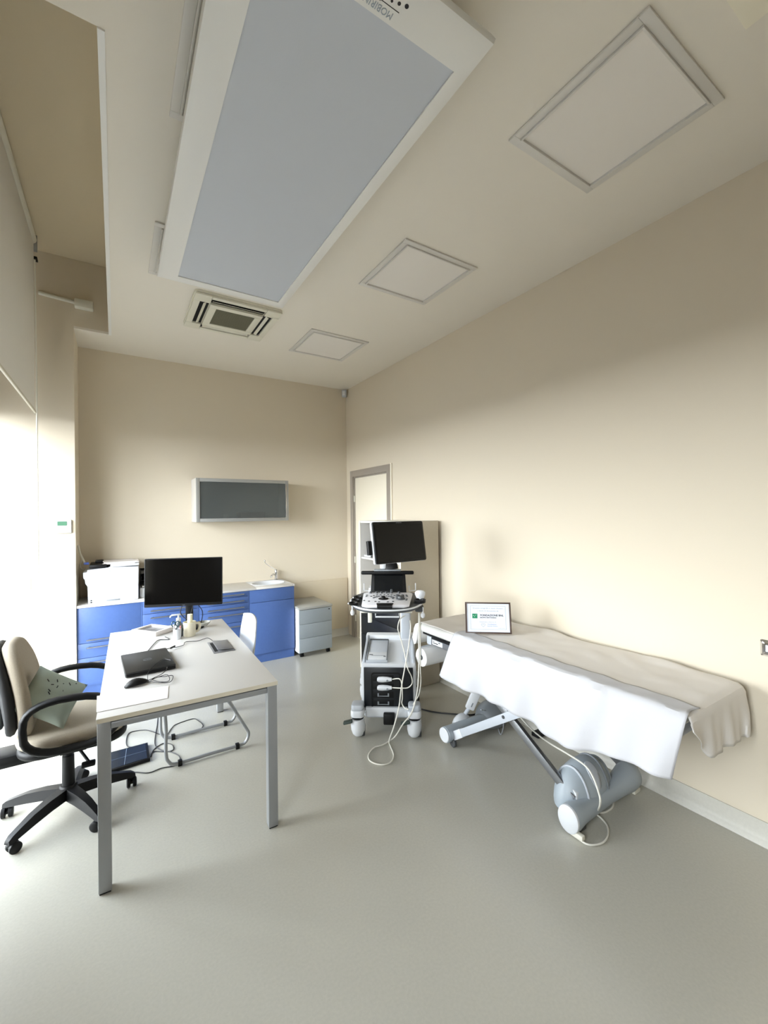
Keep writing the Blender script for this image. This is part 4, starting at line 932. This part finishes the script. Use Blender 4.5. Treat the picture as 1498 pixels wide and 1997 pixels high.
mk('deck', G().box(1.96, 2.51, by0+.05, by1-.03, .6775, .6915, .002), BLACK, bed)
g = G(); g.box(1.956, 2.514, 2.4655, 2.52, .615, .676, .006); mk('head_beam', g, LGREY, bed)
g = G(); g.box(1.956, 2.514, .862, .889, .622, .676, .004); mk('foot_beam', g, LGREY, bed)
lb = mk('rating_label', G().box(1.9528, 1.9548, 2.335, 2.45, .630, .664), WHITE, bed, smooth=False)
g = G(); g.box(1.9518, 1.9527, 2.385, 2.44, .640, .6455); g.box(1.9518, 1.9527, 2.36, 2.38, .652, .657); g.box(1.9518, 1.9527, 2.425, 2.442, .652, .656); mk('label_print', g, INK, lb, smooth=False)
# scissor arms
def bar(p0, p1, w_, h_, up_=(1, 0, 0)):
    p0, p1 = V(p0), V(p1); d_ = (p1-p0).normalized(); s_ = V(up_); n_ = d_.cross(s_).normalized(); g = G()
    g.rings([[p+s_*w_/2+n_*h_/2, p-s_*w_/2+n_*h_/2, p-s_*w_/2-n_*h_/2, p+s_*w_/2-n_*h_/2] for p in (p0, p1)]); g._bev(list(g.b.verts), .003); return g
for xa, xb in ((1.942, 1.976), (2.505, 2.462)):
    mk('scissor_arm', bar((xa, 2.190, .081), (xa, 1.372, .630), .026, .050), LGREY, bed)
    mk('scissor_arm', bar((xb, 1.333, .115), (xb, 2.165, .630), .026, .046), ALU, bed)
    sg = 1 if xa < 2 else -1
    mk('pivot_bolt', G().cyl((xa-.017*sg, 1.757, .379), (xa-.0135*sg, 1.757, .379), .010), DGREY, bed)
mk('top_slider', G().box(1.990, 2.03, 1.36, 1.52, .632, .672, .006), LGREY, bed)
# head crossbar, end caps, wheels
g = G(); g.cyl((1.90, 2.24, .085), (2.50, 2.24, .085), .043); hbm = mk('base_beam', g, mat('blue_grey_plastic', (.63, .665, .695), .42), bed)
g = G(); g.lathe((1.90, 2.24, .075), [(.001, -.020), (.040, -.020), (.052, -.010), (.052, .022), (.044, .028), (.001, .028)], ax=(1, 0, 0)); mk('beam_sleeve', g, mat('blue_grey_plastic', (.63, .665, .695), .42), bed)
g = G(); g.lathe((1.879, 2.24, .077), [(.001, -.004), (.044, -.004), (.049, 0), (.001, 0)], ax=(1, 0, 0)); mk('end_cap', g, WHITE, bed)
mk('arm_collar', bar((1.942, 2.205, .071), (1.942, 2.125, .125), .032, .056), WHITE, bed)
for x in (1.915, 2.49):
    g = G(); g.lathe((x, 2.20, .0275), [(.001, 0), (.022, 0), (.027, .004), (.027, .02), (.022, .024), (.001, .024)], ax=(1, 0, 0)); mk('wheel', g, DGREY, bed)
g = G(); g.ball((2.36, 2.26, .085), .14, sx=1.0, sy=.75, sz=.75); bmesh.ops.bisect_plane(g.b, geom=g.b.verts[:]+g.b.edges[:]+g.b.faces[:], plane_co=(0, 0, .02), plane_no=(0, 0, 1), clear_inner=True); mk('motor_dome', g, GREY, bed, ang=60)
g = G(); g.ball((2.08, 2.285, .08), .075, sx=1.1, sy=.6, sz=1.0); mk('pump_cover', g, WHITE, bed, ang=60)
g = G(); g.cyl((2.10, 2.29, .12), (2.165, 2.24, .25), .014); g.cyl((2.165, 2.24, .25), (2.28, 2.10, .62), .020); mk('lift_cylinder', g, LGREY, bed)
m4 = Matrix.Translation((2.165, 2.245, .262)) @ Matrix.Rotation(math.radians(-35), 4, 'Z') @ Matrix.Rotation(math.radians(24), 4, 'Y')
g = G(); g.box(-.036, .030, -.03, .0, -.085, .075, .010, mx=m4); cbx = mk('control_box', g, WHITE, bed)
g = G(); g.box(-.004, .004, -.0315, -.0302, -.06, -.03, mx=m4); mk('indicator', g, GREY, cbx, smooth=False)
# foot crossbar
g = G(); secs = []
for x, r_, zc2 in ((1.885, .066, .072), (1.91, .068, .073), (1.97, .056, .070), (2.10, .050, .070), (2.22, .052, .078), (2.32, .064, .090), (2.40, .078, .100), (2.45, .074, .10), (2.475, .050, .10)):
    secs.append([V((x, 1.30+r_*.85*math.cos(2*PI*i/28), zc2+r_*math.sin(2*PI*i/28))) for i in range(28)])
g.rings(secs); mk('base_beam', g, mat('blue_grey_plastic', (.63, .665, .695), .42), bed, ang=60)
g = G(); secs = [[V((x, 1.30+r_*.85*math.cos(2*PI*i/28), .072+r_*math.sin(2*PI*i/28))) for i in range(28)] for x, r_ in ((1.884, .067), (1.874, .066), (1.870, .059))]
g.rings(secs); mk('end_cap', g, WHITE, bed, ang=50)
dome = G(); dome.ball((2.135, 1.385, .075), .20, sx=1.02, sy=.56, sz=.90, seg=32)
bmesh.ops.bisect_plane(dome.b, geom=dome.b.verts[:]+dome.b.edges[:]+dome.b.faces[:], plane_co=(0, 0, .05), plane_no=(0, 0, 1), clear_inner=True); mk('motor_dome', dome, mat('blue_grey_plastic', (.63, .665, .695), .42), bed, ang=60)
def domept(a, t_, k=1.01):  # a: side-to-side, t_: front-over-top angle
    x = 2.135+.204*k*math.sin(a); rr_2 = math.cos(a); return V((x, 1.385-.112*k*rr_2*math.cos(t_), .075+.18*k*rr_2*math.sin(t_)))
for a in (-.50, .30, .62):
    g = G(); g.tube([domept(a, t_) for t_ in [math.radians(10+i*12) for i in range(12)]], .006, smooth=False, seg=8); mk('dome_rib', g, LGREY if a < 0 else GREY, bed)
g = G(); g.rings([[domept(-.10+ra*math.cos(2*PI*i/20), .85+rt*math.sin(2*PI*i/20), k) for i in range(20)] for ra, rt, k in ((.16, .50, 1.0), (.15, .47, 1.035), (.08, .25, 1.04))]); mk('dome_badge', g, LGREY, bed, ang=60)
g = G(); g.prism([(1.31, .06), (1.37, .06), (1.41, .135), (1.36, .175), (1.32, .15)], 1.975, 2.022, 'x', bev=.006); mk('arm_socket', g, WHITE, bed)
g = G(); g.box(1.875, 1.90, 1.225, 1.29, .004, .03, .004); g.box(2.44, 2.50, 1.27, 1.33, .001, .022, .004); mk('levelling_foot', g, WHITE2, bed)
g = G(); g.box(1.92, 1.98, 1.27, 1.33, .001, .022, .004); mk('levelling_foot', g, DGREY, bed)
# couch cable
g = G(); g.tube([at(1000, 1378, X=2.2), at(1012, 1395, X=2.15), at(1040, 1425, X=2.12), at(1070, 1448, X=2.08), at(1110, 1472, X=2.02), at(1140, 1492, X=1.97), at(1155, 1512, X=1.95), at(1166, 1540, X=1.93), at(1171, 1565, X=1.925), at(1163, 1585, Z=.02), at(1145, 1597, Z=.008)], .0045, seg=8)
mk('control_cable', g, CABLEW, bed)
g = G(); g.tube([at(1125, 1610, Z=.006), at(1128, 1632, Z=.006), at(1142, 1645, Z=.006), at(1160, 1648, Z=.006), at(1178, 1642, Z=.006), at(1186, 1628, Z=.006), at(1184, 1610, Z=.006), at(1172, 1595, Z=.006), at(1160, 1586, Z=.006)], .0045, seg=8)
mk('floor_loop_cable', g, CABLEW, bed)
g = G(); g.tube([at(1165, 1585, Z=.006), at(1180, 1584, Z=.006), at(1194, 1575, Z=.006), at(1196, 1562, Z=.006), at(1187, 1550, Z=.006)], .0045, seg=8); mk('floor_loop_cable', g, CABLEW, bed)
g = G(); g.tube([at(1243, 1495, X=2.545), at(1243, 1512, X=2.545), at(1238, 1526, X=2.53), at(1230, 1531, Z=.01), at(1216, 1531, Z=.006)], .0045, seg=8); mk('rear_cable', g, CABLEW, bed)
g = G(); g.tube([at(938, 1384, Z=.2), at(952, 1388, Z=.12), at(962, 1398, Z=.08), at(968, 1410, Z=.03), at(976, 1432, Z=.006), at(981, 1422, Z=.02), at(982, 1408, Z=.08)], .0035, seg=8); mk('sensor_cable', g, LGREY, bed)
_a = at(1052, 1430, Z=.015); g = G(); g.box(_a.x-.05, _a.x+.05, _a.y-.03, _a.y+.03, .001, .03, .006); single('power_strip', g, BLACK, 'black power adapter on the floor under the treatment couch', 'adapter')
# paper roll under the head end
pr_ = root('couch_roll', 'white couch paper roll mounted under the head end of the treatment couch', 'paper roll', (2.1, 2.50, .5))
g = G(); rings_ = [[V((x, 2.490+r_*math.cos(2*PI*i/32), .535+r_*math.sin(2*PI*i/32))) for i in range(32)] for x, r_ in ((1.882, .017), (1.880, .064), (1.882, .066), (2.43, .066), (2.432, .017))]
g.rings(rings_, closed=True); mk('paper', g, mat('couch_paper', (.92, .92, .92), .85), pr_, ang=40)
g = G(); g.rings([[V((x, 2.490+r_*math.cos(2*PI*i/20), .535+r_*math.sin(2*PI*i/20))) for i in range(20)] for x, r_ in ((1.876, .018), (1.89, .018), (1.89, .010), (1.876, .010))], closed=True); mk('core', g, DGREY, pr_)
g = G(); g.cyl((1.866, 2.49, .535), (2.46, 2.49, .535), .008); g.tube([(1.96, 2.49, .612), (1.87, 2.49, .610), (1.868, 2.49, .54)], .006, smooth=False); mk('bracket', g, LGREY, pr_)
# sheet over the whole top and down the foot end
def nz(x, y): return math.sin(x*7.1+1.3*math.sin(y*3.3))*math.cos(y*5.7+x*2.1)
def sheet(u, v):
    # u: head to foot along the couch then down, v: wall side (0) to room side (1)
    L_ = 1.80; s_ = u*(L_+.27); wob = .010*math.sin(v*3+u*17)+.006*math.sin(u*41)
    x = bx1+.015-v*(bx1-bx0+.005)+(.014*math.sin(u*23)+.008*math.sin(u*9+2) if v < .08 else 0)
    cnr = min(1, max(0, (s_-(L_-.16))/.16)); x -= .045*cnr*cnr*(1-v)**3*(1 if s_ < L_ else max(0, 1-(s_-L_)/.15))
    bump = .004*nz(x*3, s_*3)+.004*max(0, math.sin(s_*8.3+2))*max(0, 1-v*6)*2.2
    if s_ < L_-.03: return V((x, by1-.005-s_+wob*.3, .7585+max(0, bump)))
    if s_ < L_+.02:
        a = (s_-(L_-.03))/.05*PI/2; return V((x, by1-.005-(L_-.03)-.032*math.sin(a), .7585-.032*(1-math.cos(a))))
    d_ = s_-(L_+.02); k = d_/.25; fold = .020*math.sin(v*19+k*2)*k+.012*math.sin(v*37)*k
    cut = 1.0 if v < .75 else max(.12, 1-(v-.75)*3.6)
    return V((x-.012*k-.03*k*max(0, v-.8), by1-.005-(L_-.03)-.030-fold*.4-.012*k, .7265-d_*cut*(.80-.14*v)))
g = G(); g.grid(sheet, 90, 34)
single('bed_sheet', g, SHEET, 'thin white sheet over the couch top hanging off its near end', 'sheet', solid=.003)
def towel(u, v):
    # u: head to foot, v: 0 inner edge on top -> 1 bottom hem
    y = 2.20-u*1.40; top = .10; r_ = .022
    hem = .243+.055*math.sin(u*3.1+.2)+.012*math.sin(u*13)
    s_ = v*(top+r_*PI/2+hem); xe = bx0-.012
    y2 = y+.0
    if s_ < top:
        return V((xe+r_+(top-s_), y2+.01*math.sin(s_*30), .7685+.002*math.sin(u*30)+.002*math.sin(u*55+v*9)))
    if s_ < top+r_*PI/2:
        a = (s_-top)/r_; return V((xe+r_-r_*math.sin(a), y2, .7685-r_+r_*math.cos(a)+.002*math.sin(u*30)))
    d_ = s_-top-r_*PI/2; k = d_/.27
    w_ = .016*math.sin(u*21+.6)*k+.010*math.sin(u*47+k)*k+.020*math.sin(u*7.5+2.2)*k+.012*math.exp(-((u-.39)/.03)**2)*(1-k)+.010*math.exp(-((u-.74)/.03)**2)*(1-k)
    sw = -.045*k if u > .9 else 0
    return V((xe-.006-.055*k-w_, y2+(-.02*k*(u-.5))+.05*k*u**8+(.03*k if u < .05 else 0), .7685-r_-d_))
g = G(); g.grid(towel, 110, 30)
tw = root('towel', 'large white terry towel draped over the room side of the treatment couch', 'towel', (1.9, 1.5, .5))
mk('cloth', g, TOWEL, tw, solid=.004)
# certificate frame
ca = V((2.010, 2.160, .766)); cb_ = V((2.252, 1.965, .766)); cc = (ca+cb_)/2+V((0, 0, .0)); an = math.atan2(cb_.y-ca.y, cb_.x-ca.x)
cf = root('framed_certificate', 'brown-framed certificate with green logo standing on the treatment couch', 'framed certificate', cc+V((0, 0, .002)), an)
m4 = Matrix.Rotation(math.radians(-13), 4, 'X') @ Matrix.Diagonal((.985, 1, .895, 1)); w2, h2 = .155, .232
g = G()
for a, b, c_, e in ((-w2, w2, 0, .011), (-w2, w2, h2-.011, h2), (-w2, -w2+.011, .011, h2-.011), (w2-.011, w2, .011, h2-.011)): g.box(a, b, -.008, .008, c_, e, .002, mx=m4)
mk('frame', g, WOODF, cf, world=False)
mk('backing', G().box(-w2+.0112, w2-.0112, 0, .006, .0112, h2-.0112, mx=m4), WOODB, cf, world=False, smooth=False)
mk('sheet', G().box(-w2+.0112, w2-.0112, -.002, -.0003, .0112, h2-.0112, mx=m4), mat('certificate_paper', (.90, .92, .97), .35), cf, world=False, smooth=False)
g = G(); i0, i1, j0, j1 = -.120, .120, .030, .204
for a, b, c_, e in ((i0, i1, j0, j0+.0015), (i0, i1, j1-.0015, j1), (i0, i0+.0015, j0, j1), (i1-.0015, i1, j0, j1)): g.box(a, b, -.0026, -.0021, c_, e, mx=m4)
mk('border_line', g, INKG, cf, world=False, smooth=False)
def ct(s, x, z, size, m, wdt, bold=0, name='lettering'): text(name, s, size, m, cf, m4 @ Matrix.Translation((x, -.0026, z)) @ Matrix.Rotation(PI/2, 4, 'X'), depth=.0002, width=wdt, bold=bold)
ct('Questo ecografo è stato donato', 0, .187, .013, INKG, .205)
ct('a titolo di donazione da', 0, .167, .012, INKG, .145)
ct('FONDAZIONE BNL', .026, .134, .019, INK, .158, .0004)
ct('GRUPPO BNP PARIBAS', -.0, .117, .010, INK, .112, .0003)
ct('Destinata a favore di', -.003, .085, .010, INKG, .11)
ct('Fondazione', .026, .068, .011, INKB, .058)
ct('Sanitas Onlus', .028, .055, .010, INKB, .07)
ct('www.fond.it', .088, .041, .006, INKG, .045)
lg_ = mk('green_logo', G().box(-.107, -.072, -.0027, -.0021, .111, .146, mx=m4), GRNLOGO, cf, world=False, smooth=False)
g = G()
for x, z, r_ in ((-.098, .131, .0045), (-.092, .124, .004), (-.085, .133, .0035), (-.080, .139, .0035)):
    g.rings([[m4 @ V((x+(r_ if i % 2 == 0 else r_*.35)*math.cos(2*PI*i/8+.4), y_, z+(r_ if i % 2 == 0 else r_*.35)*math.sin(2*PI*i/8+.4))) for i in range(8)] for y_ in (-.0028, -.0032)])
mk('logo_stars', g, STAR, lg_, world=False, smooth=False)
g = G(); g.tube([m4 @ V((-.034+.0011*(16*math.sin(t_)**3)*.75, -.0026, .062+.0011*.75*(13*math.cos(t_)-5*math.cos(2*t_)-2*math.cos(3*t_)-math.cos(4*t_)))) for t_ in [2*PI*i/28 for i in range(28)]], .0008, smooth=False, closed=True, seg=5); mk('heart_outline', g, INKG, cf, world=False)
g = G(); g.box(-.02, .02, .010, .013, .012, .17, mx=m4); g2m = Matrix.Translation((0, .0, .15)) ; mk('easel_back', g, BLACK, cf, world=False)
